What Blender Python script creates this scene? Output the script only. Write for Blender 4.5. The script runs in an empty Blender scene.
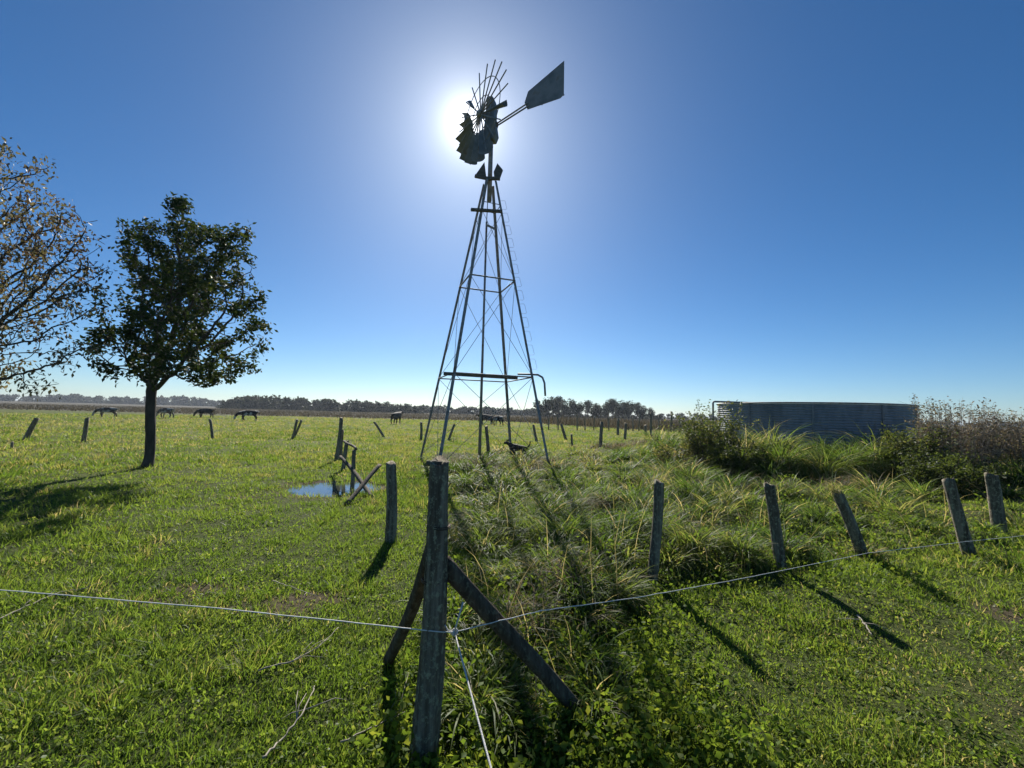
import bpy, bmesh, math, random
import numpy as np
from mathutils import Vector, Matrix

random.seed(7)
rng = np.random.default_rng(11)
scene = bpy.context.scene
COL = scene.collection
R = math.radians

# ------------------------------------------------------------------ camera
F_PX, CAM_H, ROLL, PITCH = 420.0, 1.6, R(1.5), R(3.95)
CAM_M = (Matrix.Rotation(math.pi / 2 + PITCH, 3, 'X') @ Matrix.Rotation(ROLL, 3, 'Z'))
cd = bpy.data.cameras.new('camera')
cd.sensor_width = 36.0
cd.lens = F_PX / 1024 * 36.0
cd.clip_start = 0.05
cd.clip_end = 6000
cam = bpy.data.objects.new('camera', cd)
cam.matrix_world = Matrix.Translation((0, 0, CAM_H)) @ CAM_M.to_4x4()
COL.objects.link(cam)
scene.camera = cam

# ------------------------------------------------------------------ light
SUN_EL, SUN_AZ = R(35.4), R(-7.1)            # azimuth from +Y towards +X
SUN_DIR = Vector((math.sin(SUN_AZ) * math.cos(SUN_EL), math.cos(SUN_AZ) * math.cos(SUN_EL), math.sin(SUN_EL)))
SKY_STRENGTH, SUN_STRENGTH, EXPOSURE = 0.056, 5.0, 0.72

world = bpy.data.worlds.new('World')
scene.world = world
world.use_nodes = True
wn, wl = world.node_tree.nodes, world.node_tree.links
wn.clear()
w_out = wn.new('ShaderNodeOutputWorld')
w_bg = wn.new('ShaderNodeBackground')
sky = wn.new('ShaderNodeTexSky')
sky.sky_type = 'NISHITA'
sky.sun_disc = False
sky.sun_elevation = SUN_EL
sky.sun_rotation = SUN_AZ
sky.altitude = 0
sky.air_density = 0.75
sky.dust_density = 0.35
sky.ozone_density = 2.5
w_hsv = wn.new('ShaderNodeHueSaturation')
w_hsv.inputs['Saturation'].default_value = 1.18
w_hsv.inputs['Value'].default_value = 1.0
w_tint = wn.new('ShaderNodeMix'); w_tint.data_type = 'RGBA'; w_tint.blend_type = 'MULTIPLY'
w_tint.inputs['Factor'].default_value = 1.0
w_tint.inputs[7].default_value = (0.84, 0.985, 1.10, 1)
wl.new(sky.outputs[0], w_tint.inputs[6])
wl.new(w_tint.outputs[2], w_hsv.inputs['Color'])
# the bright aureole that hazy air makes round the sun: by angle from the sun only
w_tc = wn.new('ShaderNodeTexCoord')
w_dot = wn.new('ShaderNodeVectorMath'); w_dot.operation = 'DOT_PRODUCT'
w_dot.inputs[1].default_value = SUN_DIR
wl.new(w_tc.outputs['Generated'], w_dot.inputs[0])
w_ac = wn.new('ShaderNodeMath'); w_ac.operation = 'ARCCOSINE'; w_ac.use_clamp = False
wl.new(w_dot.outputs['Value'], w_ac.inputs[0])
def aureole(width_deg, gain):
    m = wn.new('ShaderNodeMath'); m.operation = 'MULTIPLY'
    m.inputs[1].default_value = -1.0 / R(width_deg)
    wl.new(w_ac.outputs[0], m.inputs[0])
    e = wn.new('ShaderNodeMath'); e.operation = 'EXPONENT'
    wl.new(m.outputs[0], e.inputs[0])
    g = wn.new('ShaderNodeMath'); g.operation = 'MULTIPLY'
    g.inputs[1].default_value = gain
    wl.new(e.outputs[0], g.inputs[0])
    return g.outputs[0]
w_s0 = wn.new('ShaderNodeMath'); w_s0.operation = 'ADD'
wl.new(aureole(1.0, 20.0), w_s0.inputs[0])
wl.new(aureole(2.5, 14.0), w_s0.inputs[1])
w_sum = wn.new('ShaderNodeMath'); w_sum.operation = 'ADD'
wl.new(w_s0.outputs[0], w_sum.inputs[0])
wl.new(aureole(9.0, 0.2), w_sum.inputs[1])
w_mix = wn.new('ShaderNodeMix'); w_mix.data_type = 'RGBA'; w_mix.blend_type = 'ADD'
w_mix.inputs['Factor'].default_value = 1.0
w_vm = wn.new('ShaderNodeVectorMath'); w_vm.operation = 'SCALE'
w_vm.inputs[0].default_value = (1.0, 0.98, 0.93)
wl.new(w_sum.outputs[0], w_vm.inputs['Scale'])
wl.new(w_hsv.outputs[0], w_mix.inputs[6])
wl.new(w_vm.outputs[0], w_mix.inputs[7])
wl.new(w_mix.outputs[2], w_bg.inputs['Color'])
w_bg.inputs['Strength'].default_value = SKY_STRENGTH
wl.new(w_bg.outputs[0], w_out.inputs['Surface'])

sd = bpy.data.lights.new('sun', 'SUN')
sd.energy = SUN_STRENGTH
sd.angle = R(0.53)
sd.color = (1.0, 0.95, 0.86)
sun = bpy.data.objects.new('sun', sd)
sun.rotation_euler = SUN_DIR.to_track_quat('Z', 'Y').to_euler()
COL.objects.link(sun)

vs = scene.view_settings
vs.view_transform = 'Standard'
vs.look = 'None'
vs.exposure = EXPOSURE
vs.gamma = 1.0
vs.use_curve_mapping = False
scene.render.engine = 'CYCLES'
cy = scene.cycles
cy.max_bounces = 6
cy.diffuse_bounces = 3
cy.glossy_bounces = 3
cy.transmission_bounces = 4
cy.transparent_max_bounces = 6
cy.volume_bounces = 0
cy.caustics_reflective = False
cy.caustics_refractive = False
cy.sample_clamp_indirect = 6.0
cy.use_denoising = True

# ------------------------------------------------------------------ noise, terrain, picking
def vnoise(x, y, seed=0):
    x = np.asarray(x, float); y = np.asarray(y, float)
    xi = np.floor(x).astype(np.int64); yi = np.floor(y).astype(np.int64)
    fx = x - xi; fy = y - yi
    fx = fx * fx * (3 - 2 * fx); fy = fy * fy * (3 - 2 * fy)
    def h(a, b):
        n = (a * 374761393 + b * 668265263 + seed * 974634777) & 0xffffffff
        n = ((n ^ (n >> 13)) * 1274126177) & 0xffffffff
        return ((n ^ (n >> 16)) & 0xffff) / 65535.0
    a, b, c, d = h(xi, yi), h(xi + 1, yi), h(xi, yi + 1), h(xi + 1, yi + 1)
    return (a * (1 - fx) + b * fx) * (1 - fy) + (c * (1 - fx) + d * fx) * fy

def sstep(e0, e1, v):
    t = np.clip((np.asarray(v, float) - e0) / (e1 - e0), 0, 1)
    return t * t * (3 - 2 * t)

def ray(px, py):
    return CAM_M @ Vector(((px - 512) / F_PX, -(py - 384) / F_PX, -1.0))
def flat(px, py, z=0.0):
    d = ray(px, py)
    return Vector((0, 0, CAM_H)) + d * ((z - CAM_H) / d.z)
def at(px, py, depth):
    d = ray(px, py)
    return Vector((0, 0, CAM_H)) + d * (depth / d.y)

TANK_C, TANK_R, TANK_TOP = (11.66, 16.6), 3.16, 2.2
PUDDLE_C = flat(335, 488)
ROUGH_POLY = np.array([flat(*p)[:2] for p in [(446, 742), (520, 762), (596, 735), (640, 668), (650, 594), (700, 588), (790, 572),
                       (872, 557), (972, 553), (1010, 533), (1120, 522), (1260, 470)]] +
                      [(26, 13), (24, 24), (8, 26), (4.5, 21), (1.5, 17.5), (-2.6, 16.0)] +
                      [flat(*p)[:2] for p in [(418, 466), (452, 520), (452, 600)]])

def poly_sd(x, y, poly):
    x = np.asarray(x, float); y = np.asarray(y, float)
    d = np.full(x.shape, 1e9); inside = np.zeros(x.shape, bool)
    n = len(poly)
    for i in range(n):
        ax, ay = poly[i]; bx, by = poly[(i + 1) % n]
        ex, ey = bx - ax, by - ay
        t = np.clip(((x - ax) * ex + (y - ay) * ey) / (ex * ex + ey * ey + 1e-12), 0, 1)
        d = np.minimum(d, np.hypot(x - ax - t * ex, y - ay - t * ey))
        c = ((ay > y) != (by > y)) & (x < (bx - ax) * (y - ay) / ((by - ay) if by != ay else 1e-9) + ax)
        inside ^= c
    return np.where(inside, d, -d)

def rough(x, y):
    s = poly_sd(x, y, ROUGH_POLY)
    return sstep(-0.18, 0.35, s + 0.5 * (vnoise(np.asarray(x) * 1.7, np.asarray(y) * 1.7, 5) - 0.5))

def height(x, y):
    x = np.asarray(x, float); y = np.asarray(y, float)
    z = 0.05 * (vnoise(x * 0.7, y * 0.7, 1) - 0.5) + 0.03 * (vnoise(x * 2.3, y * 2.3, 2) - 0.5) + 0.012 * (vnoise(x * 7, y * 7, 3) - 0.5)
    rd = np.hypot(x - TANK_C[0], y - TANK_C[1])
    z = z + 0.62 * sstep(8.0, 3.6, rd)
    z = z + 0.30 * rough(x, y) * np.maximum(vnoise(x * 1.25, y * 1.25, 8) - 0.35, 0) * sstep(1.5, 4, y) + 0.012 * np.maximum(0, vnoise(x * 11, y * 11, 9) - 0.3)
    z = z - 0.05 * sstep(1.1, 2.2, x) * sstep(4.0, 3.0, y)
    pd = np.hypot((x - PUDDLE_C.x) / 0.78, (y - PUDDLE_C.y) / 0.72)
    z = z * sstep(0.8, 2.2, pd) - 0.06 * sstep(1.3, 0.7, pd)
    far = np.hypot(x, y)
    z = z * sstep(400, 120, far)
    return z
def hz(x, y):
    return float(height(np.array([x]), np.array([y]))[0])
def G(px, py):
    z = 0.0
    for _ in range(12):
        p = flat(px, py, z)
        z = 0.5 * z + 0.5 * hz(p.x, p.y)
    p = flat(px, py, z)
    p.z = hz(p.x, p.y)
    return p

# ------------------------------------------------------------------ materials
def new_mat(name):
    m = bpy.data.materials.new(name)
    m.use_nodes = True
    nt = m.node_tree
    nt.nodes.clear()
    out = nt.nodes.new('ShaderNodeOutputMaterial')
    return m, nt.nodes, nt.links, out
def ramp(nodes, stops):
    r = nodes.new('ShaderNodeValToRGB')
    el = r.color_ramp.elements
    while len(el) < len(stops):
        el.new(0.5)
    for e, (p, c) in zip(el, stops):
        e.position = p
        e.color = (*c, 1)
    return r
def noise(nodes, links, scale, detail=4, vec=None, stretch=None, rough_=0.55):
    n = nodes.new('ShaderNodeTexNoise')
    n.inputs['Scale'].default_value = scale
    n.inputs['Detail'].default_value = detail
    n.inputs['Roughness'].default_value = rough_
    if vec is None:
        tc = nodes.new('ShaderNodeTexCoord'); vec = tc.outputs['Object']
    if stretch:
        mp = nodes.new('ShaderNodeMapping'); mp.inputs['Scale'].default_value = stretch
        links.new(vec, mp.inputs['Vector']); vec = mp.outputs[0]
    links.new(vec, n.inputs['Vector'])
    return n

def leaf_material(name, stops, trans=0.5, rough_=0.45, spec=0.5, trans_gain=1.25):
    m, n, l, out = new_mat(name)
    at_ = n.new('ShaderNodeAttribute'); at_.attribute_name = 'tint'
    r = ramp(n, stops)
    l.new(at_.outputs['Fac'], r.inputs[0])
    p = n.new('ShaderNodeBsdfPrincipled')
    p.inputs['Roughness'].default_value = rough_
    p.inputs['Specular IOR Level'].default_value = spec
    l.new(r.outputs[0], p.inputs['Base Color'])
    t = n.new('ShaderNodeBsdfTranslucent')
    mm = n.new('ShaderNodeMix'); mm.data_type = 'RGBA'; mm.blend_type = 'MULTIPLY'
    mm.inputs['Factor'].default_value = 1.0
    mm.inputs[7].default_value = (trans_gain * 1.12, trans_gain, trans_gain * 0.6, 1)
    l.new(r.outputs[0], mm.inputs[6])
    l.new(mm.outputs[2], t.inputs['Color'])
    mx = n.new('ShaderNodeMixShader'); mx.inputs[0].default_value = trans
    l.new(p.outputs[0], mx.inputs[1]); l.new(t.outputs[0], mx.inputs[2])
    l.new(mx.outputs[0], out.inputs['Surface'])
    return m

def surface(name, stops, scale=6, detail=5, rough_=0.8, metallic=0.0, bump=0.0, stretch=None, bump_scale=None, spec=0.4, bump_dist=0.02):
    m, n, l, out = new_mat(name)
    nz = noise(n, l, scale, detail, stretch=stretch)
    r = ramp(n, stops)
    l.new(nz.outputs[0], r.inputs[0])
    p = n.new('ShaderNodeBsdfPrincipled')
    p.inputs['Roughness'].default_value = rough_
    p.inputs['Metallic'].default_value = metallic
    p.inputs['Specular IOR Level'].default_value = spec
    l.new(r.outputs[0], p.inputs['Base Color'])
    if bump:
        b = n.new('ShaderNodeBump'); b.inputs['Strength'].default_value = bump
        b.inputs['Distance'].default_value = bump_dist
        nb = noise(n, l, bump_scale or scale * 4, 6, stretch=stretch)
        l.new(nb.outputs[0], b.inputs['Height'])
        l.new(b.outputs[0], p.inputs['Normal'])
    l.new(p.outputs[0], out.inputs['Surface'])
    return m

GREENS = [(0.0, (0.050, 0.098, 0.016)), (0.35, (0.100, 0.168, 0.026)), (0.7, (0.150, 0.202, 0.044)), (0.86, (0.195, 0.195, 0.075)), (1.0, (0.31, 0.27, 0.17))]
M_GRASS = leaf_material('grass_blades', GREENS, trans=0.58, rough_=0.5, spec=0.25, trans_gain=1.7)
M_TALL = leaf_material('tall_grass_blades', [(0.0, (0.032, 0.070, 0.014)), (0.45, (0.070, 0.125, 0.024)), (0.72, (0.125, 0.170, 0.045)), (0.86, (0.22, 0.205, 0.10)), (1.0, (0.36, 0.32, 0.21))], trans=0.55, rough_=0.5, spec=0.18, trans_gain=1.75)
M_WEED = leaf_material('broad_weed_leaves', [(0.0, (0.045, 0.09, 0.014)), (0.6, (0.095, 0.15, 0.022)), (1.0, (0.17, 0.20, 0.035))], trans=0.55, rough_=0.6, spec=0.15, trans_gain=1.7)
M_DRYW = leaf_material('dry_weed', [(0.0, (0.075, 0.062, 0.053)), (0.5, (0.16, 0.135, 0.11)), (0.85, (0.25, 0.215, 0.17)), (1.0, (0.12, 0.14, 0.05))], trans=0.35, rough_=0.7, spec=0.2)
M_FARW = leaf_material('far_weed', [(0.0, (0.055, 0.052, 0.042)), (0.5, (0.115, 0.100, 0.078)), (1.0, (0.18, 0.16, 0.11))], trans=0.2, rough_=0.8, spec=0.1)
M_LEAF_D = leaf_material('dense_tree_leaves', [(0.0, (0.020, 0.040, 0.012)), (0.6, (0.042, 0.066, 0.016)), (0.92, (0.08, 0.10, 0.024)), (1.0, (0.18, 0.14, 0.05))], trans=0.3, rough_=0.6, spec=0.2)
M_LEAF_S = leaf_material('sparse_tree_leaves', [(0.0, (0.06, 0.040, 0.034)), (0.4, (0.12, 0.085, 0.062)), (0.6, (0.10, 0.105, 0.055)), (1.0, (0.22, 0.19, 0.13))], trans=0.38, rough_=0.5, spec=0.3)
M_LEAF_F = leaf_material('far_tree_leaves', [(0.0, (0.018, 0.028, 0.014)), (1.0, (0.05, 0.065, 0.028))], trans=0.15, rough_=0.7, spec=0.2)
M_BUSH = leaf_material('bush_leaves', [(0.0, (0.035, 0.058, 0.014)), (0.55, (0.085, 0.115, 0.03)), (0.8, (0.15, 0.16, 0.06)), (1.0, (0.26, 0.21, 0.12))], trans=0.45, rough_=0.55, spec=0.25, trans_gain=1.6)
M_BARK = surface('bark', [(0.3, (0.035, 0.028, 0.022)), (0.7, (0.10, 0.085, 0.068))], 9, 6, 0.9, bump=0.8, stretch=(1, 1, 0.25))
M_STEEL = surface('weathered_galvanised_steel', [(0.35, (0.20, 0.20, 0.195)), (0.52, (0.32, 0.31, 0.30)), (0.66, (0.22, 0.145, 0.10))], 5, 6, 0.65, 0.25, 0.15)
M_SHEET = surface('weathered_sheet_steel', [(0.35, (0.16, 0.165, 0.17)), (0.6, (0.25, 0.25, 0.25)), (0.75, (0.19, 0.145, 0.11))], 3, 6, 0.6, 0.15, 0.1)
M_PLANK = surface('old_plank', [(0.3, (0.07, 0.06, 0.05)), (0.7, (0.19, 0.165, 0.14))], 7, 6, 0.85, bump=0.4, stretch=(0.3, 4, 4))
M_ROPE = surface('white_rope', [(0.3, (0.52, 0.50, 0.46)), (0.7, (0.74, 0.72, 0.68))], 80, 3, 0.75, bump=0.4)
M_WIRE = surface('white_polywire', [(0.3, (0.58, 0.57, 0.53)), (0.7, (0.80, 0.79, 0.76))], 60, 2, 0.6)
M_TWIG = surface('dead_twig', [(0.3, (0.22, 0.19, 0.15)), (0.7, (0.42, 0.37, 0.30))], 14, 4, 0.85)

def wood_material(name, dark, mid, light, lichen):
    m, n, l, out = new_mat(name)
    tc = n.new('ShaderNodeTexCoord')
    g = noise(n, l, 26, 8, tc.outputs['Object'], (1, 1, 0.06), 0.65)
    r = ramp(n, [(0.28, dark), (0.5, mid), (0.72, light)])
    l.new(g.outputs[0], r.inputs[0])
    s = noise(n, l, 38, 6, tc.outputs['Object'], (1, 1, 0.7), 0.75)
    sr = ramp(n, [(0.52, (0, 0, 0)), (0.62, (1, 1, 1))])
    l.new(s.outputs[0], sr.inputs[0])
    mx = n.new('ShaderNodeMix'); mx.data_type = 'RGBA'
    l.new(sr.outputs[0], mx.inputs['Factor'])
    l.new(r.outputs[0], mx.inputs[6]); mx.inputs[7].default_value = (*lichen, 1)
    p = n.new('ShaderNodeBsdfPrincipled'); p.inputs['Roughness'].default_value = 0.85
    p.inputs['Specular IOR Level'].default_value = 0.25
    l.new(mx.outputs[2], p.inputs['Base Color'])
    b = n.new('ShaderNodeBump'); b.inputs['Strength'].default_value = 0.9; b.inputs['Distance'].default_value = 0.012
    g2 = noise(n, l, 60, 8, tc.outputs['Object'], (1, 1, 0.05), 0.7)
    ad = n.new('ShaderNodeMath'); ad.operation = 'ADD'
    l.new(g2.outputs[0], ad.inputs[0]); l.new(s.outputs[0], ad.inputs[1])
    l.new(ad.outputs[0], b.inputs['Height'])
    l.new(b.outputs[0], p.inputs['Normal'])
    l.new(p.outputs[0], out.inputs['Surface'])
    return m
M_POST = wood_material('weathered_grey_wood', (0.024, 0.019, 0.013), (0.15, 0.122, 0.086), (0.36, 0.31, 0.235), (0.36, 0.36, 0.24))
M_BRACE = wood_material('dark_weathered_wood', (0.030, 0.022, 0.015), (0.085, 0.064, 0.045), (0.17, 0.135, 0.098), (0.16, 0.15, 0.10))

def ground_material():
    m, n, l, out = new_mat('meadow_soil')
    tc = n.new('ShaderNodeTexCoord')
    pos = tc.outputs['Object']
    big = noise(n, l, 0.16, 6, pos, rough_=0.65)
    med = noise(n, l, 1.6, 6, pos, rough_=0.65)
    fine = noise(n, l, 30, 6, pos, rough_=0.7)
    g0 = ramp(n, [(0.3, (0.060, 0.072, 0.022)), (0.5, (0.090, 0.105, 0.028)), (0.7, (0.14, 0.135, 0.055))])
    l.new(big.outputs[0], g0.inputs[0])
    th = ramp(n, [(0.35, (0.030, 0.036, 0.012)), (0.55, (0.066, 0.082, 0.022)), (0.75, (0.14, 0.135, 0.06))])
    l.new(fine.outputs[0], th.inputs[0])
    nr = n.new('ShaderNodeAttribute'); nr.attribute_name = 'far'
    g = n.new('ShaderNodeMix'); g.data_type = 'RGBA'
    l.new(nr.outputs['Fac'], g.inputs['Factor']); l.new(th.outputs[0], g.inputs[6]); l.new(g0.outputs[0], g.inputs[7])
    soil = ramp(n, [(0.3, (0.045, 0.036, 0.022)), (0.7, (0.12, 0.098, 0.058))])
    l.new(fine.outputs[0], soil.inputs[0])
    at_ = n.new('ShaderNodeAttribute'); at_.attribute_name = 'bare'
    mr = n.new('ShaderNodeMath'); mr.operation = 'MULTIPLY_ADD'
    l.new(med.outputs[0], mr.inputs[0]); mr.inputs[1].default_value = 0.9
    l.new(at_.outputs['Fac'], mr.inputs[2])
    cr = ramp(n, [(0.62, (0, 0, 0)), (1.0, (1, 1, 1))])
    l.new(mr.outputs[0], cr.inputs[0])
    mx = n.new('ShaderNodeMix'); mx.data_type = 'RGBA'
    l.new(cr.outputs[0], mx.inputs['Factor']); l.new(g.outputs[2], mx.inputs[6]); l.new(soil.outputs[0], mx.inputs[7])
    fd = n.new('ShaderNodeAttribute'); fd.attribute_name = 'fallow'
    br = ramp(n, [(0.3, (0.060, 0.054, 0.038)), (0.7, (0.11, 0.097, 0.070))])
    l.new(med.outputs[0], br.inputs[0])
    m2 = n.new('ShaderNodeMix'); m2.data_type = 'RGBA'
    l.new(fd.outputs['Fac'], m2.inputs['Factor']); l.new(mx.outputs[2], m2.inputs[6]); l.new(br.outputs[0], m2.inputs[7])
    p = n.new('ShaderNodeBsdfPrincipled'); p.inputs['Roughness'].default_value = 0.95
    p.inputs['Specular IOR Level'].default_value = 0.1
    l.new(m2.outputs[2], p.inputs['Base Color'])
    b = n.new('ShaderNodeBump'); b.inputs['Strength'].default_value = 0.8; b.inputs['Distance'].default_value = 0.03
    l.new(fine.outputs[0], b.inputs['Height']); l.new(b.outputs[0], p.inputs['Normal'])
    l.new(p.outputs[0], out.inputs['Surface'])
    return m
M_GROUND = ground_material()

def water_material():
    m, n, l, out = new_mat('still_water')
    p = n.new('ShaderNodeBsdfPrincipled')
    p.inputs['Base Color'].default_value = (0.05, 0.055, 0.045, 1)
    p.inputs['Roughness'].default_value = 0.04
    p.inputs['Specular IOR Level'].default_value = 1.0
    nz = noise(n, l, 9, 3)
    b = n.new('ShaderNodeBump'); b.inputs['Strength'].default_value = 0.03; b.inputs['Distance'].default_value = 0.02
    l.new(nz.outputs[0], b.inputs['Height']); l.new(b.outputs[0], p.inputs['Normal'])
    l.new(p.outputs[0], out.inputs['Surface'])
    return m
M_WATER = water_material()

# ------------------------------------------------------------------ mesh helpers
class MB:
    def __init__(self):
        self.v, self.f, self.t = [], [], []
    def add(self, verts, faces, tint=0.5):
        o = len(self.v)
        self.v += [tuple(p) for p in verts]
        self.t += [tint] * len(verts)
        self.f += [tuple(i + o for i in f) for f in faces]
    def tube(self, pts, rad, n=8, caps=True, jitter=0.0, tint=0.5):
        pts = [Vector(p) for p in pts]
        k = len(pts)
        if not hasattr(rad, '__len__'):
            rad = [rad] * k
        vs_, fs = [], []
        ref = None
        for i, p in enumerate(pts):
            t = (pts[min(i + 1, k - 1)] - pts[max(i - 1, 0)]).normalized()
            if ref is None:
                ref = Vector((1, 0, 0)) if abs(t.x) < 0.9 else Vector((0, 1, 0))
            u = (ref - t * ref.dot(t)).normalized()
            w = t.cross(u)
            ref = u
            for j in range(n):
                a = 2 * math.pi * j / n
                rr = rad[i] * (1 + jitter * (random.random() - 0.5))
                vs_.append(p + (u * math.cos(a) + w * math.sin(a)) * rr)
        for i in range(k - 1):
            for j in range(n):
                fs.append((i * n + j, i * n + (j + 1) % n, (i + 1) * n + (j + 1) % n, (i + 1) * n + j))
        if caps:
            fs.append(tuple(range(n - 1, -1, -1)))
            fs.append(tuple((k - 1) * n + j for j in range(n)))
        self.add(vs_, fs, tint)
    def bar(self, a, b, w, h, up=(0, 0, 1), bevel=0.0):
        a, b = Vector(a), Vector(b)
        t = (b - a).normalized()
        u = t.cross(Vector(up)).normalized()
        v = u.cross(t)
        e = bevel or 0.12 * min(w, h)
        prof = [(-w / 2 + e, -h / 2), (w / 2 - e, -h / 2), (w / 2, -h / 2 + e), (w / 2, h / 2 - e), (w / 2 - e, h / 2), (-w / 2 + e, h / 2), (-w / 2, h / 2 - e), (-w / 2, -h / 2 + e)]
        vs_ = [a + u * x + v * y for x, y in prof] + [b + u * x + v * y for x, y in prof]
        fs = [(i, (i + 1) % 8, 8 + (i + 1) % 8, 8 + i) for i in range(8)] + [tuple(range(7, -1, -1)), tuple(range(8, 16))]
        self.add(vs_, fs)
    def slab(self, poly, normal, thick):
        nrm = Vector(normal).normalized() * thick / 2
        n = len(poly)
        vs_ = [Vector(p) - nrm for p in poly] + [Vector(p) + nrm for p in poly]
        fs = [tuple(range(n - 1, -1, -1)), tuple(range(n, 2 * n))] + [(i, (i + 1) % n, n + (i + 1) % n, n + i) for i in range(n)]
        self.add(vs_, fs)
    def build(self, name, m, parent=None, loc=None, smooth=False):
        origin = Vector(loc) if loc is not None else (parent_world(parent) if parent else Vector())
        me = bpy.data.meshes.new(name)
        me.from_pydata([tuple(Vector(v) - origin) for v in self.v], [], self.f)
        a = me.attributes.new('tint', 'FLOAT', 'POINT')
        a.data.foreach_set('value', np.array(self.t, dtype=np.float32))
        me.materials.append(m)
        if smooth:
            me.polygons.foreach_set('use_smooth', [True] * len(me.polygons))
        me.update()
        o = bpy.data.objects.new(name, me)
        COL.objects.link(o)
        if parent:
            o.parent = parent
            o.location = origin - parent_world(parent)
        else:
            o.location = origin
        return o
def parent_world(o):
    p = Vector(o.location)
    while o.parent:
        o = o.parent
        p += Vector(o.location)
    return p
def tag(o, label=None, cat=None, group=None, kind=None):
    if label: o['label'] = label
    if cat: o['category'] = cat
    if group: o['group'] = group
    if kind: o['kind'] = kind
    return o
def thing(name, label, cat, loc, group=None):
    o = bpy.data.objects.new(name, None)
    o.empty_display_size = 0.2
    COL.objects.link(o)
    o.location = loc
    return tag(o, label, cat, group)

def array_mesh(name, verts, quads, tris, tint, m, parent=None, origin=(0, 0, 0)):
    verts = np.asarray(verts, np.float32).reshape(-1, 3) - np.asarray(origin, np.float32)
    me = bpy.data.meshes.new(name)
    nq, nt_ = len(quads), len(tris)
    me.vertices.add(len(verts)); me.vertices.foreach_set('co', verts.ravel())
    me.loops.add(nq * 4 + nt_ * 3)
    idx = np.concatenate([np.asarray(quads, np.int32).ravel(), np.asarray(tris, np.int32).ravel()]) if nq and nt_ else np.asarray(quads if nq else tris, np.int32).ravel()
    me.loops.foreach_set('vertex_index', idx)
    me.polygons.add(nq + nt_)
    starts = np.concatenate([np.arange(nq) * 4, nq * 4 + np.arange(nt_) * 3]).astype(np.int32)
    me.polygons.foreach_set('loop_start', starts)
    me.update(calc_edges=True)
    if tint is not None:
        a = me.attributes.new('tint', 'FLOAT', 'POINT')
        a.data.foreach_set('value', np.asarray(tint, np.float32))
    me.materials.append(m)
    o = bpy.data.objects.new(name, me)
    COL.objects.link(o)
    if parent:
        o.parent = parent
    else:
        o.location = origin
    return o

class Blades:
    """many grass blades or leaves gathered as arrays"""
    def __init__(self):
        self.v, self.q, self.t, self.c, self.n = [], [], [], [], 0
    def blades(self, P, h, w, az, lean, tint, nseg=2, face=None):
        N = len(P)
        if not N: return
        P = np.asarray(P, float)
        face = rng.uniform(0, 2 * np.pi, N) if face is None else face
        wd = np.stack([np.cos(face), np.sin(face), np.zeros(N)], 1)
        ld = np.stack([np.cos(az), np.sin(az), np.zeros(N)], 1)
        V = np.empty((N, 2 * nseg + 1, 3))
        for k in range(nseg + 1):
            t = k / nseg
            horiz = np.sin(np.minimum(lean * t, 2.4)) * t
            vert = t * np.cos(np.minimum(lean * t, 2.4) * 0.8)
            c = P + ld * (h * horiz)[:, None]
            c[:, 2] += h * vert
            if k < nseg:
                ww = (w * 0.5 * (1 - t) ** 0.7)[:, None]
                V[:, 2 * k] = c - wd * ww
                V[:, 2 * k + 1] = c + wd * ww
            else:
                V[:, 2 * nseg] = c
        base = self.n + np.arange(N)[:, None] * (2 * nseg + 1)
        for k in range(nseg - 1):
            self.q.append(base + np.array([2 * k, 2 * k + 1, 2 * k + 3, 2 * k + 2]))
        self.t.append(base + np.array([2 * nseg - 2, 2 * nseg - 1, 2 * nseg]))
        self.v.append(V.reshape(-1, 3))
        self.c.append(np.repeat(tint, 2 * nseg + 1))
        self.n += N * (2 * nseg + 1)
    def leaves(self, P, size, tint, droop=0.3, aspect=0.5, az=None, el=None):
        """folded pointed leaves, random facing"""
        N = len(P)
        if not N: return
        az = rng.uniform(0, 2 * np.pi, N) if az is None else az
        el = rng.normal(-droop, 0.55, N) if el is None else el
        d = np.stack([np.cos(az) * np.cos(el), np.sin(az) * np.cos(el), np.sin(el)], 1)
        r = rng.normal(size=(N, 3))
        s = np.cross(d, r); s /= np.linalg.norm(s, axis=1)[:, None] + 1e-9
        nn = np.cross(d, s)
        L = np.asarray(size)[:, None] if hasattr(size, '__len__') else np.full((N, 1), size)
        V = np.empty((N, 4, 3))
        V[:, 0] = P
        V[:, 1] = P + d * L * 0.5 + s * L * aspect * 0.5 + nn * L * 0.08
        V[:, 2] = P + d * L
        V[:, 3] = P + d * L * 0.5 - s * L * aspect * 0.5 + nn * L * 0.08
        base = self.n + np.arange(N)[:, None] * 4
        self.t.append(base + np.array([0, 1, 2]))
        self.t.append(base + np.array([0, 2, 3]))
        self.v.append(V.reshape(-1, 3))
        self.c.append(np.repeat(tint, 4))
        self.n += N * 4
    def build(self, name, m, parent=None, origin=(0, 0, 0)):
        q = np.concatenate(self.q) if self.q else np.zeros((0, 4), np.int32)
        t = np.concatenate(self.t)
        return array_mesh(name, np.concatenate(self.v), q, t, np.concatenate(self.c), m, parent, origin)

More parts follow.
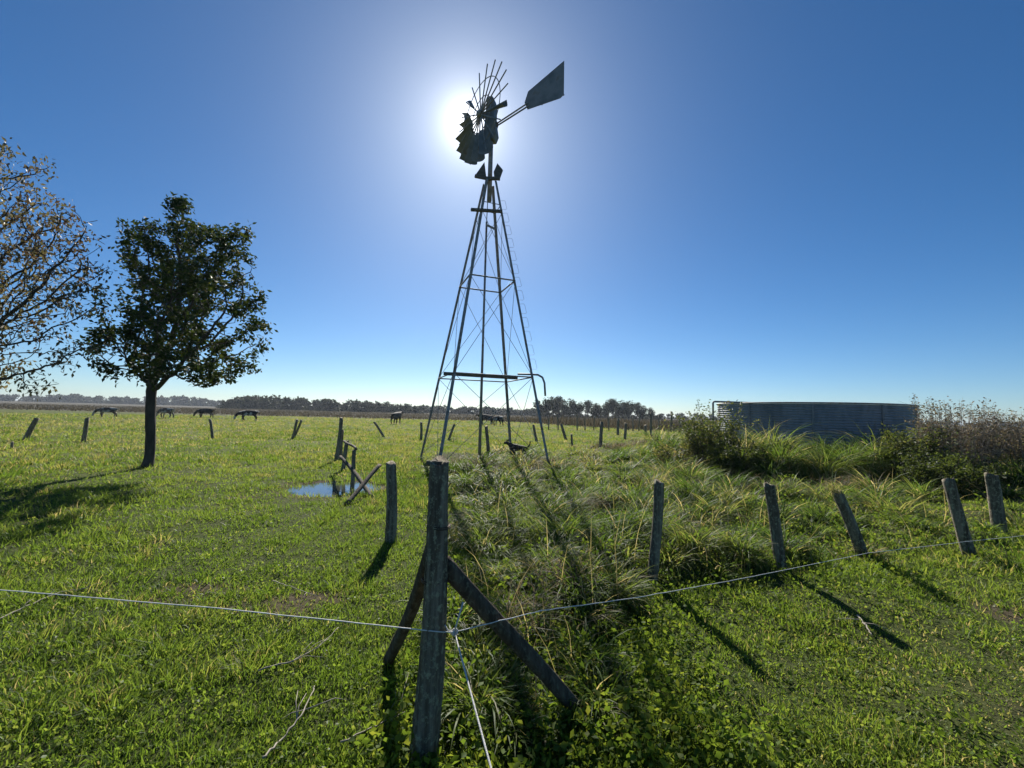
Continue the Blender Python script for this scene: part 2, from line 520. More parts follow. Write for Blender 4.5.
# ------------------------------------------------------------------ ground and water
def grow(a, b, s0, k):
    out = [a]; s = s0
    while out[-1] < b:
        out.append(out[-1] + s)
        s *= k
    return out
pos = np.array(grow(0, 10, 0.09, 1.0) )
ext = np.array(grow(pos[-1], 3000, 0.1, 1.06)[1:])
half = np.concatenate([pos, ext])
gx = np.concatenate([-half[:0:-1], half])
gy = np.concatenate([-np.array(grow(0, 60, 0.3, 1.15))[:0:-1], half])
X, Y = np.meshgrid(gx, gy)
Z = height(X, Y)
nx, ny = len(gx), len(gy)
ii = np.arange((ny - 1) * (nx - 1)); iy, ix = ii // (nx - 1), ii % (nx - 1)
q = np.stack([iy * nx + ix, iy * nx + ix + 1, (iy + 1) * nx + ix + 1, (iy + 1) * nx + ix], 1)
ground = array_mesh('ground', np.stack([X, Y, Z], -1), q, np.zeros((0, 3), np.int32), None, M_GROUND)
ground.data.polygons.foreach_set('use_smooth', [True] * len(q))
def fallow(x, y):
    d0 = 72 + 10 * (vnoise(x * 0.03, y * 0.03, 21) - 0.5) - 24 * sstep(-4, 16, x)
    return sstep(-5, 9, y - d0)
def bare(x, y):
    b = 0.34 * rough(x, y)
    b = b + 0.30 * sstep(1.4, 3.2, x) * sstep(3.6, 2.2, y)          # the worn mown ground on the right
    b = b + 0.75 * np.exp(-(np.hypot((x - PUDDLE_C.x) / 1.25, (y - PUDDLE_C.y) / 1.1) ** 4))
    for px, py, rx, ry in ((205, 590, 0.45, 0.12), (265, 610, 0.5, 0.14), (160, 604, 0.3, 0.1), (320, 600, 0.3, 0.1), (1005, 612, 0.25, 0.2), (240, 498, 0.3, 0.15)):
        p = flat(px, py)
        b = b + 1.0 * np.exp(-(((x - p.x) / rx) ** 2 + ((y - p.y) / ry) ** 2))
    return b
a = ground.data.attributes.new('bare', 'FLOAT', 'POINT'); a.data.foreach_set('value', np.clip(bare(X, Y), 0, 1).astype(np.float32).ravel())
a = ground.data.attributes.new('fallow', 'FLOAT', 'POINT'); a.data.foreach_set('value', fallow(X, Y).astype(np.float32).ravel())
a = ground.data.attributes.new('far', 'FLOAT', 'POINT'); a.data.foreach_set('value', sstep(4, 22, np.hypot(X, Y)).astype(np.float32).ravel())
tag(ground, kind='structure')

pm = MB()
ring_n = 40
pv = [(PUDDLE_C.x, PUDDLE_C.y, -0.012)]
for k in range(ring_n):
    an = 2 * math.pi * k / ring_n
    rr = 1 + 0.18 * math.sin(3 * an + 1) + 0.1 * math.sin(7 * an)
    pv.append((PUDDLE_C.x + 1.5 * math.cos(an) * rr, PUDDLE_C.y + 1.1 * math.sin(an) * rr, -0.012))
pm.add(pv, [(0, 1 + k, 1 + (k + 1) % ring_n) for k in range(ring_n)])
tag(pm.build('puddle', M_WATER), kind='structure')
def in_puddle(x, y):
    return np.hypot((x - PUDDLE_C.x) / 0.78, (y - PUDDLE_C.y) / 0.72) < 0.95 + 1.3 * (vnoise(x * 3, y * 3, 31) - 0.5)

# ------------------------------------------------------------------ haze
HAZE_DENSITY = 0.00022
hb = MB()
hx0, hy0, hy1 = float(half[-1]) + 50, -120.0, float(gy[-1]) + 50
hv = [(sx * hx0, y_, z_) for z_ in (-1.5, 13.5) for sx, y_ in ((-1, hy0), (1, hy0), (1, hy1), (-1, hy1))]
hb.add(hv, [(3, 2, 1, 0), (4, 5, 6, 7), (0, 1, 5, 4), (1, 2, 6, 5), (2, 3, 7, 6), (3, 0, 4, 7)])
hm, hn, hl, h_out = new_mat('haze')
pvn = hn.new('ShaderNodeVolumePrincipled')
pvn.inputs['Color'].default_value = (0.80, 0.88, 1.0, 1)
pvn.inputs['Density'].default_value = HAZE_DENSITY
pvn.inputs['Anisotropy'].default_value = 0.35
hl.new(pvn.outputs[0], h_out.inputs['Volume'])
tag(hb.build('haze', hm), kind='stuff')

# ------------------------------------------------------------------ grass
def scatter(n, d0, d1, amax=63.0):
    d = np.exp(rng.uniform(np.log(d0), np.log(d1), n))
    an = rng.uniform(-R(amax), R(amax), n)
    return d * np.sin(an), d * np.cos(an), d

def lawn():
    B = Blades()
    n = 430000
    x, y, d = scatter(n, 1.0, 80.0)
    m = 42000; k = 13                                    # small clumps with gaps between them
    cx, cy_, cd_ = scatter(m, 1.0, 80.0)
    cfar = np.maximum(1, cd_ / 3.0)
    csz = rng.gamma(4, 0.25, m)
    cth = rng.normal(0, 0.12, m)
    sp = 0.022 * np.repeat(cfar ** 0.6 * (0.5 + csz), k)
    ox, oy = rng.normal(0, 1, m * k), rng.normal(0, 1, m * k)
    x = np.concatenate([x, np.repeat(cx, k) + ox * sp]); y = np.concatenate([y, np.repeat(cy_, k) + oy * sp])
    d = np.concatenate([d, np.repeat(cd_, k)])
    hk = np.concatenate([rng.uniform(0.3, 0.75, n), np.repeat(0.5 + 0.75 * csz, k) * rng.uniform(0.6, 1.1, m * k)])
    tk = np.concatenate([rng.normal(-0.05, 0.1, n), np.repeat(cth, k)])
    az = np.concatenate([rng.uniform(0, 2 * np.pi, n), np.arctan2(oy, ox) + rng.normal(0, 0.6, m * k)])
    n = len(x)
    ro = rough(x, y); fa = fallow(x, y); ba = bare(x, y)
    patch = vnoise(x * 0.9, y * 0.9, 41); patch2 = vnoise(x * 3.1, y * 3.1, 42); big = vnoise(x * 0.13, y * 0.13, 43)
    mown = sstep(1.0, 3.0, x) * sstep(4.6, 2.6, y)
    keep = (~in_puddle(x, y)) & (fa < 0.5) & (rng.random(n) < 1 - 0.6 * ro) & (rng.random(n) < 1.15 - 1.0 * np.clip(ba - 0.12, 0, 1))
    keep &= (rng.random(n) < 0.6 + 0.6 * patch2)
    x, y, d, ro, patch, patch2, big, mown, ba, hk, tk, az = [a_[keep] for a_ in (x, y, d, ro, patch, patch2, big, mown, ba, hk, tk, az)]
    n = len(x)
    far = np.maximum(1, d / 3.2)
    h = hk * (0.026 + 0.036 * patch * patch2 + 0.02 * patch2) * (1 - 0.4 * mown) * far ** 0.33
    w = rng.uniform(0.0045, 0.0095, n) * far ** 0.72
    tint = 0.24 + 0.28 * rng.random(n) + 0.25 * (patch - 0.4) + 0.2 * (big - 0.5) + 0.10 * sstep(5, 25, d) + tk + 0.35 * (vnoise(x * 0.35, y * 0.22, 44) - 0.5) * sstep(4, 14, d)
    dry = rng.random(n) < 0.015 + 0.16 * mown + 0.2 * ba + 0.04 * ro + 0.42 * sstep(6, 35, d) * (0.3 + vnoise(x * 0.2, y * 0.12, 45))
    tint = np.where(dry, rng.uniform(0.80, 1.0, n), np.clip(tint, 0, 0.8))
    P = np.stack([x, y, height(x, y) - 0.004], 1)
    lean = rng.uniform(0.2, 1.5, n)
    near = d < 5
    for sel, ns in ((near, 2), (~near, 1)):
        B.blades(P[sel], h[sel], w[sel], az[sel], lean[sel], tint[sel], ns)
    # taller tufts in the meadow
    m = 7000
    x, y, d = scatter(m, 3.0, 75.0)
    keep = (~in_puddle(x, y)) & (fallow(x, y) < 0.5) & (vnoise(x * 0.45, y * 0.45, 51) > 0.5) & ~((x > 0.8) & (y < 4.5))
    x, y, d = x[keep], y[keep], d[keep]; m = len(x); k = 26
    far = np.maximum(1, d / 4)
    ox, oy = rng.normal(0, 1, m * k), rng.normal(0, 1, m * k)
    tx = np.repeat(x, k) + 0.05 * ox * np.repeat(far ** 0.5, k)
    ty = np.repeat(y, k) + 0.05 * oy * np.repeat(far ** 0.5, k)
    hh = np.repeat(rng.uniform(0.06, 0.15, m) * far ** 0.25, k) * rng.uniform(0.5, 1.1, m * k)
    ww = rng.uniform(0.005, 0.009, m * k) * np.repeat(far ** 0.7, k)
    tn = np.where(np.repeat(rng.random(m) < 0.16 + 0.2 * sstep(8, 30, d), k), rng.uniform(0.7, 1.0, m * k), rng.uniform(0.1, 0.7, m * k))
    B.blades(np.stack([tx, ty, height(tx, ty)], 1), hh, ww, np.arctan2(oy, ox) + rng.normal(0, 0.5, m * k), rng.uniform(0.3, 1.6, m * k), tn, 2)
    # dull weed clumps farther out
    m = 5200; k = 30
    x, y, d = scatter(m, 7.0, 75.0)
    keep = (~in_puddle(x, y)) & (fallow(x, y) < 0.5) & (rng.random(m) < 2.4 * (vnoise(x * 0.16 + 7, y * 0.22, 53) - 0.36)) & (rough(x, y) < 0.2)
    x, y, d = x[keep], y[keep], d[keep]; m = len(x)
    far = np.maximum(1, d / 4)
    ox, oy = rng.normal(0, 1, m * k), rng.normal(0, 1, m * k)
    sz = np.repeat(rng.uniform(0.7, 1.6, m), k)
    tx = np.repeat(x, k) + 0.10 * ox * np.repeat(far ** 0.4, k); ty = np.repeat(y, k) + 0.10 * oy * np.repeat(far ** 0.4, k)
    tn = np.where(np.repeat(rng.random(m) < 0.4, k), rng.uniform(0.74, 0.9, m * k), rng.uniform(0.0, 0.25, m * k))
    B.blades(np.stack([tx, ty, height(tx, ty)], 1), 0.14 * sz * rng.uniform(0.5, 1.1, m * k), rng.uniform(0.006, 0.012, m * k) * np.repeat(far ** 0.7, k), np.arctan2(oy, ox), rng.uniform(0.3, 1.3, m * k), tn, 2)
    # clover and small round leaves in the turf
    m = 24000; k = 4
    x, y, d = scatter(m, 1.0, 14.0)
    keep = (~in_puddle(x, y)) & (rng.random(m) < 1.3 * vnoise(x * 1.3, y * 1.3, 52) ** 1.5) & (bare(x, y) < 0.5)
    x, y, d = x[keep], y[keep], d[keep]; m = len(x)
    an = rng.uniform(0, 6.28, m * k)
    tx = np.repeat(x, k) + 0.012 * np.cos(an); ty = np.repeat(y, k) + 0.012 * np.sin(an)
    B.leaves(np.stack([tx, ty, height(tx, ty) + np.repeat(rng.uniform(0.012, 0.05, m), k)], 1), rng.uniform(0.012, 0.026, m * k) * np.repeat(np.maximum(1, d / 4) ** 0.5, k), np.repeat(rng.uniform(0.25, 0.78, m), k), -0.2, 0.8, an)
    o = B.build('meadow_grass', M_GRASS)
    tag(o, 'bright green short grass of the meadow and lawn', 'grass', kind='stuff')
lawn()

def tall_grass():
    B = Blades()
    m = 560
    x, y, d = scatter(m * 3, 1.9, 24.0)
    s = rough(x, y)
    rd = np.hypot(x - TANK_C[0], y - TANK_C[1])
    keep = (s > 0.35) & (rd > TANK_R + 0.3) & (rng.random(m * 3) < 0.35 + 0.9 * vnoise(x * 0.8, y * 0.8, 61)) & ~((np.hypot(x + 0.9, y - 12.9) < 1.2) & (rng.random(m * 3) < 0.6))
    x, y, d, s = x[keep][:m], y[keep][:m], d[keep][:m], s[keep][:m]
    m = len(x)
    edge = sstep(0.0, 1.6, poly_sd(x, y, ROUGH_POLY))
    k = 190
    far = np.maximum(1, d / 5)
    size = rng.gamma(5, 0.055, m).clip(0.12, 0.52) * (0.6 + 0.45 * edge) * (1 + 0.7 * sstep(8.5, 5.0, rd[keep][:m])) * np.maximum(1, d / 7) ** 0.25
    size *= np.where(y < 3.2, 0.7, 1.0)
    drytus = rng.random(m) < 0.07
    spread = 0.05 + 0.34 * size
    wind = np.repeat(rng.normal(-0.4, 1.6, m), k)
    r_ = np.repeat(spread, k) * np.sqrt(rng.random(m * k)); an = rng.uniform(0, 2 * np.pi, m * k)
    tx = np.repeat(x, k) + r_ * np.cos(an); ty = np.repeat(y, k) + r_ * np.sin(an)
    h = np.repeat(size, k) * rng.uniform(0.55, 1.25, m * k) * 1.25
    w = rng.uniform(0.009, 0.022, m * k) * np.repeat(far ** 0.55, k)
    az = np.where(rng.random(m * k) < 0.78, an + rng.normal(0, 0.5, m * k), wind + rng.normal(0, 0.5, m * k))
    lean = rng.uniform(0.7, 3.0, m * k)
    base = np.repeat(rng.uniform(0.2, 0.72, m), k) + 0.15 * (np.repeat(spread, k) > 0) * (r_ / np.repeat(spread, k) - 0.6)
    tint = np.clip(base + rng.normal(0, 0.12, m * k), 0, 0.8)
    dry = (rng.random(m * k) < np.where(np.repeat(drytus, k), 0.55, 0.06))
    tint = np.where(dry, rng.uniform(0.78, 1.0, m * k), tint)
    B.blades(np.stack([tx, ty, height(tx, ty) - 0.01], 1), h, w, az, lean, tint, 4)
    # a few standing dry stems
    n = 700
    x, y, d = scatter(n, 2.5, 22.0)
    keep = (rough(x, y) > 0.6) & (np.hypot(x - TANK_C[0], y - TANK_C[1]) > TANK_R + 0.2)
    x, y, d = x[keep], y[keep], d[keep]; n = len(x)
    B.blades(np.stack([x, y, height(x, y)], 1), rng.uniform(0.3, 0.75, n), rng.uniform(0.005, 0.009, n) * np.maximum(1, d / 5) ** 0.7, rng.uniform(0, 6.28, n), rng.uniform(0.1, 1.1, n), rng.uniform(0.84, 1.0, n), 4)
    # filler between the tussocks
    n = 70000
    x, y, d = scatter(n, 1.6, 24.0)
    keep = (vnoise(x * 1.4, y * 1.4, 62) > 0.38) & (rough(x, y) > 0.3) & (np.hypot(x - TANK_C[0], y - TANK_C[1]) > TANK_R + 0.1)
    x, y, d = x[keep], y[keep], d[keep]; n = len(x)
    B.blades(np.stack([x, y, height(x, y) - 0.01], 1), rng.uniform(0.05, 0.17, n), rng.uniform(0.005, 0.010, n) * np.maximum(1, d / 4) ** 0.65,
             rng.uniform(0, 6.28, n), rng.uniform(0.3, 1.9, n), np.where(rng.random(n) < 0.08, rng.uniform(0.75, 1, n), rng.uniform(0.1, 0.65, n)), 3)
    tag(B.build('tall_grass', M_TALL), 'tangled tall olive and straw coloured grass inside the fence', 'grass', kind='stuff')
tall_grass()

def weeds():
    B = Blades()
    n = 9000
    x, y, d = scatter(n, 1.6, 16.0)
    s = poly_sd(x, y, ROUGH_POLY)
    dens = np.exp(-(s / 0.55) ** 2) * 0.9 + 0.05 + 0.4 * (s > 0)
    keep = (rng.random(n) < dens * (0.25 + 1.1 * vnoise(x * 1.9, y * 1.9, 71))) & (x > -0.6)
    x, y, d = x[keep], y[keep], d[keep]; m = len(x)
    k = 16
    r_ = np.abs(rng.normal(0, 0.06, m * k)); an = rng.uniform(0, 6.28, m * k)
    tx = np.repeat(x, k) + r_ * np.cos(an); ty = np.repeat(y, k) + r_ * np.sin(an)
    tz = height(tx, ty) + rng.uniform(0.01, 1, m * k) * np.repeat(rng.uniform(0.04, 0.17, m) * (1 + 0.9 * sstep(0.1, 0.8, s[keep]) ), k)
    B.leaves(np.stack([tx, ty, tz], 1), rng.uniform(0.018, 0.05, m * k) * np.repeat(np.maximum(1, d / 5) ** 0.4, k), np.repeat(rng.random(m), k) * 0.6 + 0.4 * rng.random(m * k), 0.0, 0.62, an)
    tag(B.build('broadleaf_weeds', M_WEED), 'bright low broad leaved weeds along the fence line', 'weeds', kind='stuff')
weeds()

def dry_brush():
    B = Blades()
    for px, py, rx, ry, n in ((500, 474, 1.5, 0.8, 1500), (545, 470, 1.0, 0.6, 800), (455, 470, 0.7, 0.5, 500), (628, 452, 1.6, 0.9, 1500), (655, 446, 1.6, 0.8, 1300), (590, 515, 0.5, 0.4, 420),
                           (700, 500, 0.9, 0.3, 600), (770, 500, 0.7, 0.25, 500), (850, 498, 0.8, 0.3, 600), (560, 600, 0.25, 0.25, 260), (520, 640, 0.2, 0.25, 220)):
        c = flat(px, py)
        n = int(n * 0.5); x = c.x + rx * rng.normal(0, 0.55, n); y = c.y + ry * rng.normal(0, 0.55, n)
        sc = max(1.0, c.y / 6)
        B.blades(np.stack([x, y, height(x, y) + rng.uniform(0, 0.08, n)], 1), rng.uniform(0.15, 0.5, n), rng.uniform(0.005, 0.011, n) * sc ** 0.7, rng.uniform(0, 6.28, n), rng.uniform(0.6, 2.2, n), np.clip(rng.normal(0.6, 0.22, n), 0.2, 0.86), 3)
    tag(B.build('dry_brush', M_DRYW), 'brown dead brush lying in the tall grass', 'brush', kind='stuff')
dry_brush()

def fallow_weeds():
    B = Blades()
    n = 90000
    an = rng.uniform(-R(62), R(62), n); d = np.exp(rng.uniform(np.log(44), np.log(260), n))
    x, y = d * np.sin(an), d * np.cos(an)
    fa = fallow(x, y)
    keep = rng.random(n) < fa * 1.1 - 0.05
    x, y, d = x[keep], y[keep], d[keep]; n = len(x)
    tall = 0.35 + 0.75 * sstep(-6, 8, x) * sstep(120, 60, y) 
    h = tall * rng.uniform(0.5, 1.35, n) * (0.6 + 0.8 * vnoise(x * 0.12, y * 0.12, 81))
    B.blades(np.stack([x, y, height(x, y)], 1), h, rng.uniform(0.08, 0.2, n) * (d / 70) ** 0.6, rng.uniform(0, 6.28, n), rng.uniform(0.0, 0.9, n), np.clip(rng.normal(0.45, 0.22, n), 0, 1), 1)
    tag(B.build('fallow_weeds', M_FARW), 'grey brown band of dry weeds beyond the green field', 'weeds', kind='stuff')
fallow_weeds()

# ------------------------------------------------------------------ trees
def colonise(attr, root, trunk_to, step, kill, iters=160):
    nodes = [np.array(root, float)]; par = [-1]
    top = np.array(trunk_to, float)
    L = np.linalg.norm(top - nodes[0]); k = max(2, int(L / step))
    for i in range(1, k + 1):
        t = i / k
        p = nodes[0] + (top - nodes[0]) * t + np.array([0.05 * math.sin(3 * t), 0.04 * math.sin(4 * t + 1), 0]) * (1 - t) * 1.5
        nodes.append(p); par.append(len(nodes) - 2)
    A = np.array(attr)
    nd = np.array(nodes)
    D = np.linalg.norm(A[:, None] - nd[None], axis=2)
    best = D.argmin(1); bd = D.min(1)
    for _ in range(iters):
        alive = bd > kill
        A, best, bd = A[alive], best[alive], bd[alive]
        if len(A) == 0: break
        new = []
        for b in np.unique(best):
            v = A[best == b] - nodes[b]
            v = (v / (np.linalg.norm(v, axis=1)[:, None] + 1e-9)).sum(0)
            v = v / (np.linalg.norm(v) + 1e-9) + rng.normal(0, 0.16, 3)
            p = nodes[b] + v / np.linalg.norm(v) * step
            new.append((p, b))
        i0 = len(nodes)
        for p, b in new:
            nodes.append(p); par.append(int(b))
        N = np.array([p for p, _ in new])
        D = np.linalg.norm(A[:, None] - N[None], axis=2)
        j = D.argmin(1); dj = D.min(1)
        upd = dj < bd
        best = np.where(upd, i0 + j, best); bd = np.where(upd, dj, bd)
    return np.array(nodes), np.array(par)

def skeleton_mesh(nodes, par, r_tip, expo, trunk_r, m, parent, name, n_trunk):
    n = len(nodes)
    acc = np.zeros(n)
    kids = [[] for _ in range(n)]
    for i in range(n - 1, 0, -1):
        kids[par[i]].append(i)
    for i in range(n - 1, -1, -1):
        if not kids[i]: acc[i] = r_tip ** expo
        if par[i] >= 0: acc[par[i]] += acc[i]
    rad = acc ** (1 / expo)
    sc = trunk_r / rad[0]
    rad = np.maximum(rad * sc, r_tip)
    tb, bb = MB(), MB()
    stack = [(0, -1)]
    while stack:
        s, p = stack.pop()
        chain = [s] if p < 0 else [p, s]
        cur = s
        while kids[cur]:
            ks = sorted(kids[cur], key=lambda c: -rad[c])
            for c in ks[1:]:
                stack.append((c, cur))
            cur = ks[0]; chain.append(cur)
        if len(chain) < 2: continue
        rr = [rad[c] for c in chain]
        if p >= 0: rr[0] = min(rr[0], rr[1] * 1.25)
        if p < 0:
            rr[0] *= 1.35; 
            if len(rr) > 2: rr[1] *= 1.1
        big = rr[0] > 0.03
        (tb if p < 0 else bb).tube([nodes[c] for c in chain], rr, 10 if p < 0 else (6 if big else 3), True, 0.12 if p < 0 else 0.0)
    o = tb.build('trunk', m, parent, smooth=True)
    if bb.v: bb.build('branches', m, parent, smooth=True)
    return rad, kids

def blob_points(n, blobs):
    """points in a union of ellipsoids, more of them near the skin"""
    out = []
    w = np.array([b[3] * b[4] * b[5] for b in blobs]); w = w / w.sum()
    for b, c in zip(blobs, rng.multinomial(n, w)):
        v = rng.normal(size=(c, 3)); v /= np.linalg.norm(v, axis=1)[:, None]
        r_ = rng.random(c)[:, None] ** (1 / 3.0)
        out.append(v * r_ * np.array(b[3:6]) + np.array(b[:3]))
    return np.concatenate(out)

# the dense tree
TB = G(146, 467)
tree = thing('broadleaf_tree', 'leafy dark green tree with a bare straight trunk on the left of the meadow', 'tree', TB)
d0 = TB.y
def crown_blob(px, py, rpx, dz=0.0, k=0.80, flat_=0.85):
    c = at(px, py, d0 + dz)
    r_ = rpx / F_PX * d0
    return (c.x, c.y, c.z, r_ * k, r_ * k, r_ * flat_)
blobs = [crown_blob(185, 265, 62), crown_blob(160, 255, 42, 0.4), crown_blob(215, 255, 40, -0.4), crown_blob(190, 225, 30), crown_blob(222, 305, 48), crown_blob(250, 330, 28, -0.3), crown_blob(255, 290, 20), crown_blob(105, 310, 26, 0.2), crown_blob(235, 235, 22),
         crown_blob(170, 340, 62, 0, 0.9, 0.6), crown_blob(125, 350, 42, 0.5, 0.9, 0.7), crown_blob(222, 355, 50, 0.3, 0.95, 0.6), crown_blob(135, 235, 26), crown_blob(165, 370, 50, -1.0, 1.0, 0.35), crown_blob(170, 300, 55, 1.3), crown_blob(185, 300, 50, -1.4)]
att = blob_points(1500, blobs)
fork = at(152, 384, d0)
nodes, par = colonise(att, TB - Vector((0, 0, 0.06)), fork, 0.17, 0.24)
rad, kids = skeleton_mesh(nodes, par, 0.006, 2.3, 0.108, M_BARK, tree, 'trunk', 0)
tips = np.array([i for i in range(len(nodes)) if rad[i] <= np.quantile(rad, 0.7) and nodes[i][2] > 1.7])
B = Blades()
nl = 30000
pick = rng.choice(tips, nl)
P = nodes[pick] + rng.normal(0, 0.07, (nl, 3))
gap = 0.6 * vnoise(P[:, 0] * 2.1 + P[:, 1] * 0.5, P[:, 2] * 2.6, 91) + 0.4 * vnoise(P[:, 0] * 4.5, P[:, 2] * 5 + P[:, 1], 92)
P = P[gap > 0.345 + 0.10 * rng.random(nl)]
left = P[:, 0] < TB.x - 0.75
P = P[~left | (rng.random(len(P)) < 0.5)]
B.leaves(P, rng.uniform(0.08, 0.14, len(P)), np.clip(rng.beta(2, 3, len(P)) + 0.2 * (P[:, 0] > TB.x + 1.3) * rng.random(len(P)), 0, 1), 0.35, 0.5)
B.build('crown', M_LEAF_D, tree, tree.location)

# the sparse tree, trunk outside the frame on the left
SB = Vector((-12.9, 8.6, 0)); SB.z = hz(SB.x, SB.y)
tree2 = thing('sparse_tree', 'half bare tree with thin brown leaves and open branches at the left edge', 'tree', SB)
d1 = SB.y
def cb2(px, py, rpx, dz=0.0, k=0.8, f=0.85):
    c = at(px, py, d1 + dz); r_ = rpx / F_PX * d1
    return (c.x, c.y, c.z, r_ * k, r_ * k, r_ * f)
blobs = [cb2(-60, 250, 120), cb2(-10, 205, 75), cb2(38, 255, 66, 0.3), cb2(60, 235, 38), cb2(18, 175, 42, 0.2), cb2(92, 260, 30, 0.2), cb2(20, 320, 60), cb2(70, 290, 38, -0.2), cb2(-90, 200, 80), cb2(40, 360, 42), cb2(-60, 330, 90), cb2(90, 350, 30, 0, 0.9, 0.4), cb2(85, 215, 22)]
att = blob_points(3200, blobs)
nodes, par = colonise(att, SB - Vector((0, 0, 0.06)), Vector((SB.x + 0.15, SB.y, 1.9)), 0.13, 0.18)
rad, kids = skeleton_mesh(nodes, par, 0.0042, 2.1, 0.15, M_BARK, tree2, 'trunk', 0)
tips = np.array([i for i in range(len(nodes)) if rad[i] <= np.quantile(rad, 0.6) and nodes[i][2] > 1.6])
cl = rng.choice(tips, 2000)
P = np.repeat(nodes[cl], 5, 0) + rng.normal(0, 0.09, (10000, 3))
tn = np.repeat(np.clip(vnoise(nodes[cl][:, 0], nodes[cl][:, 2], 95) * 0.7 + rng.normal(0.2, 0.2, 2000), 0, 1), 5)
B = Blades()
B.leaves(P, rng.uniform(0.07, 0.13, len(P)), tn, 0.7, 0.45)
B.build('crown', M_LEAF_S, tree2, tree2.location)

# far trees
def far_tree_meshes(seed, h, r_, stem, lobes, nleaf, leaf):
    """trunk and crown meshes of one distant tree, its base at the origin"""
    rs = np.random.default_rng(seed)
    tb = MB()
    top = Vector((rs.normal(0, 0.15), 0, stem))
    tb.tube([Vector((0, 0, -0.3)), Vector((0.05, 0, stem * 0.5)), top], [h * 0.032, h * 0.026, h * 0.02], 7)
    cs = []
    for k in range(lobes):
        a_ = 2 * math.pi * k / lobes + rs.uniform(-0.5, 0.5)
        rr = r_ * rs.uniform(0.2, 0.7)
        zc = stem + (h - stem) * rs.uniform(0.18, 0.8)
        c = Vector((rr * math.cos(a_), rr * math.sin(a_), zc))
        cs.append((c.x, c.y, c.z, r_ * rs.uniform(0.5, 0.8), r_ * rs.uniform(0.5, 0.8), (h - stem) * rs.uniform(0.22, 0.36)))
        tb.tube([top, (top + c) * 0.5 + Vector((0, 0, -0.1 * h)) * 0.3, c], [h * 0.016, h * 0.012, h * 0.005], 5)
    P = blob_points(nleaf, cs)
    BB = Blades()
    BB.leaves(P, rng.uniform(0.6, 1.2, len(P)) * leaf, rng.random(len(P)), 0.2, 0.7)
    t = tb.build('trunk', M_BARK); c = BB.build('crown', M_LEAF_F)
    tm, cm = t.data, c.data
    bpy.data.objects.remove(t); bpy.data.objects.remove(c)
    return tm, cm
def put_tree(meshes, name, label, group, loc, s, rot):
    o = thing(name, label, 'tree', loc, group)
    o.scale = (s, s, s); o.rotation_euler.z = rot
    for nm, me in zip(('trunk', 'crown'), meshes):
        c = bpy.data.objects.new(nm, me); COL.objects.link(c); c.parent = o
    return o
GUM = [far_tree_meshes(200 + k, 8.6, 2.3 + 0.3 * (k % 3), 1.5 + 0.3 * k, 7 + k, 1300, 0.62) for k in range(4)]
D_GUM = 175.0
for k, (px, hpx) in enumerate([(541, 17), (547, 18), (553, 19), (559, 19), (566, 18), (572, 18), (579, 15), (586, 16), (593, 15), (600, 14), (606, 17), (612, 17), (618, 17), (624, 17), (630, 17), (636, 15), (643, 14), (650, 12)]):
    base = at(px + random.uniform(-1.5, 1.5), 416, D_GUM + random.uniform(-8, 8)); base.z = hz(base.x, base.y)
    put_tree(GUM[k % 4], 'gum_tree', 'slender tall tree in the far row of trees with sky between the trunks', 'far row of slim trees behind the fence posts', base, hpx / 17.0 * 0.92, random.uniform(0, 6.28))
RND = [far_tree_meshes(300 + k, 7.5, 4.4, 1.0, 9, 620, 0.75) for k in range(4)]
def wood_line(x0, x1, n, dist, tops, name, label):
    """a far wood that reads as one mass: every tree's crown joined into one object"""
    BB = Blades()
    for k in range(n):
        px = x0 + (x1 - x0) * (k + random.random()) / n
        hp = np.interp(px, [t[0] for t in tops], [t[1] for t in tops]) * 0.82 * random.uniform(0.75, 1.1)
        dd = dist * random.uniform(0.95, 1.1)
        b = at(px, 410, dd); h = hp / F_PX * dd; b.z = 0
        blobs_ = []
        for j in range(6):
            blobs_.append((b.x + random.uniform(-.45, .45) * h, b.y + random.uniform(-.4, .4) * h, h * (random.uniform(0.30, 0.78) if j < 4 else 0.14), h * random.uniform(.22, .42) * (1 if j < 4 else 1.7), h * .3, h * random.uniform(.16, .26)))
        P = blob_points(520, blobs_)
        BB.leaves(P, rng.uniform(0.12, 0.24, len(P)) * h, rng.random(len(P)), 0.2, 0.8)
    tag(BB.build(name, M_LEAF_F), label, 'wood', kind='stuff')
wood_line(224, 420, 42, 230, [(224, 12), (245, 19), (262, 18), (280, 16), (290, 18), (310, 15), (340, 15), (365, 14), (400, 13), (420, 12)], 'distant_wood', 'dark continuous wood on the horizon right of the leafy tree')
wood_line(535, 665, 34, 215, [(535, 9), (600, 7), (665, 7)], 'distant_wood', 'low dark scrub at the feet of the slim tree row')
wood_line(410, 545, 34, 300, [(410, 11), (440, 11), (480, 10), (545, 11)], 'distant_wood', 'low dark wood on the horizon behind the windmill legs')
wood_line(-120, 226, 60, 520, [(-120, 9), (60, 10), (75, 13), (100, 10), (160, 12), (200, 14), (215, 8), (226, 6)], 'distant_wood', 'faint low line of trees on the horizon at far left')
wood_line(640, 1150, 60, 330, [(640, 7), (690, 9), (720, 8), (800, 8), (1150, 9)], 'distant_wood', 'low far trees on the horizon right of the slim tree row')

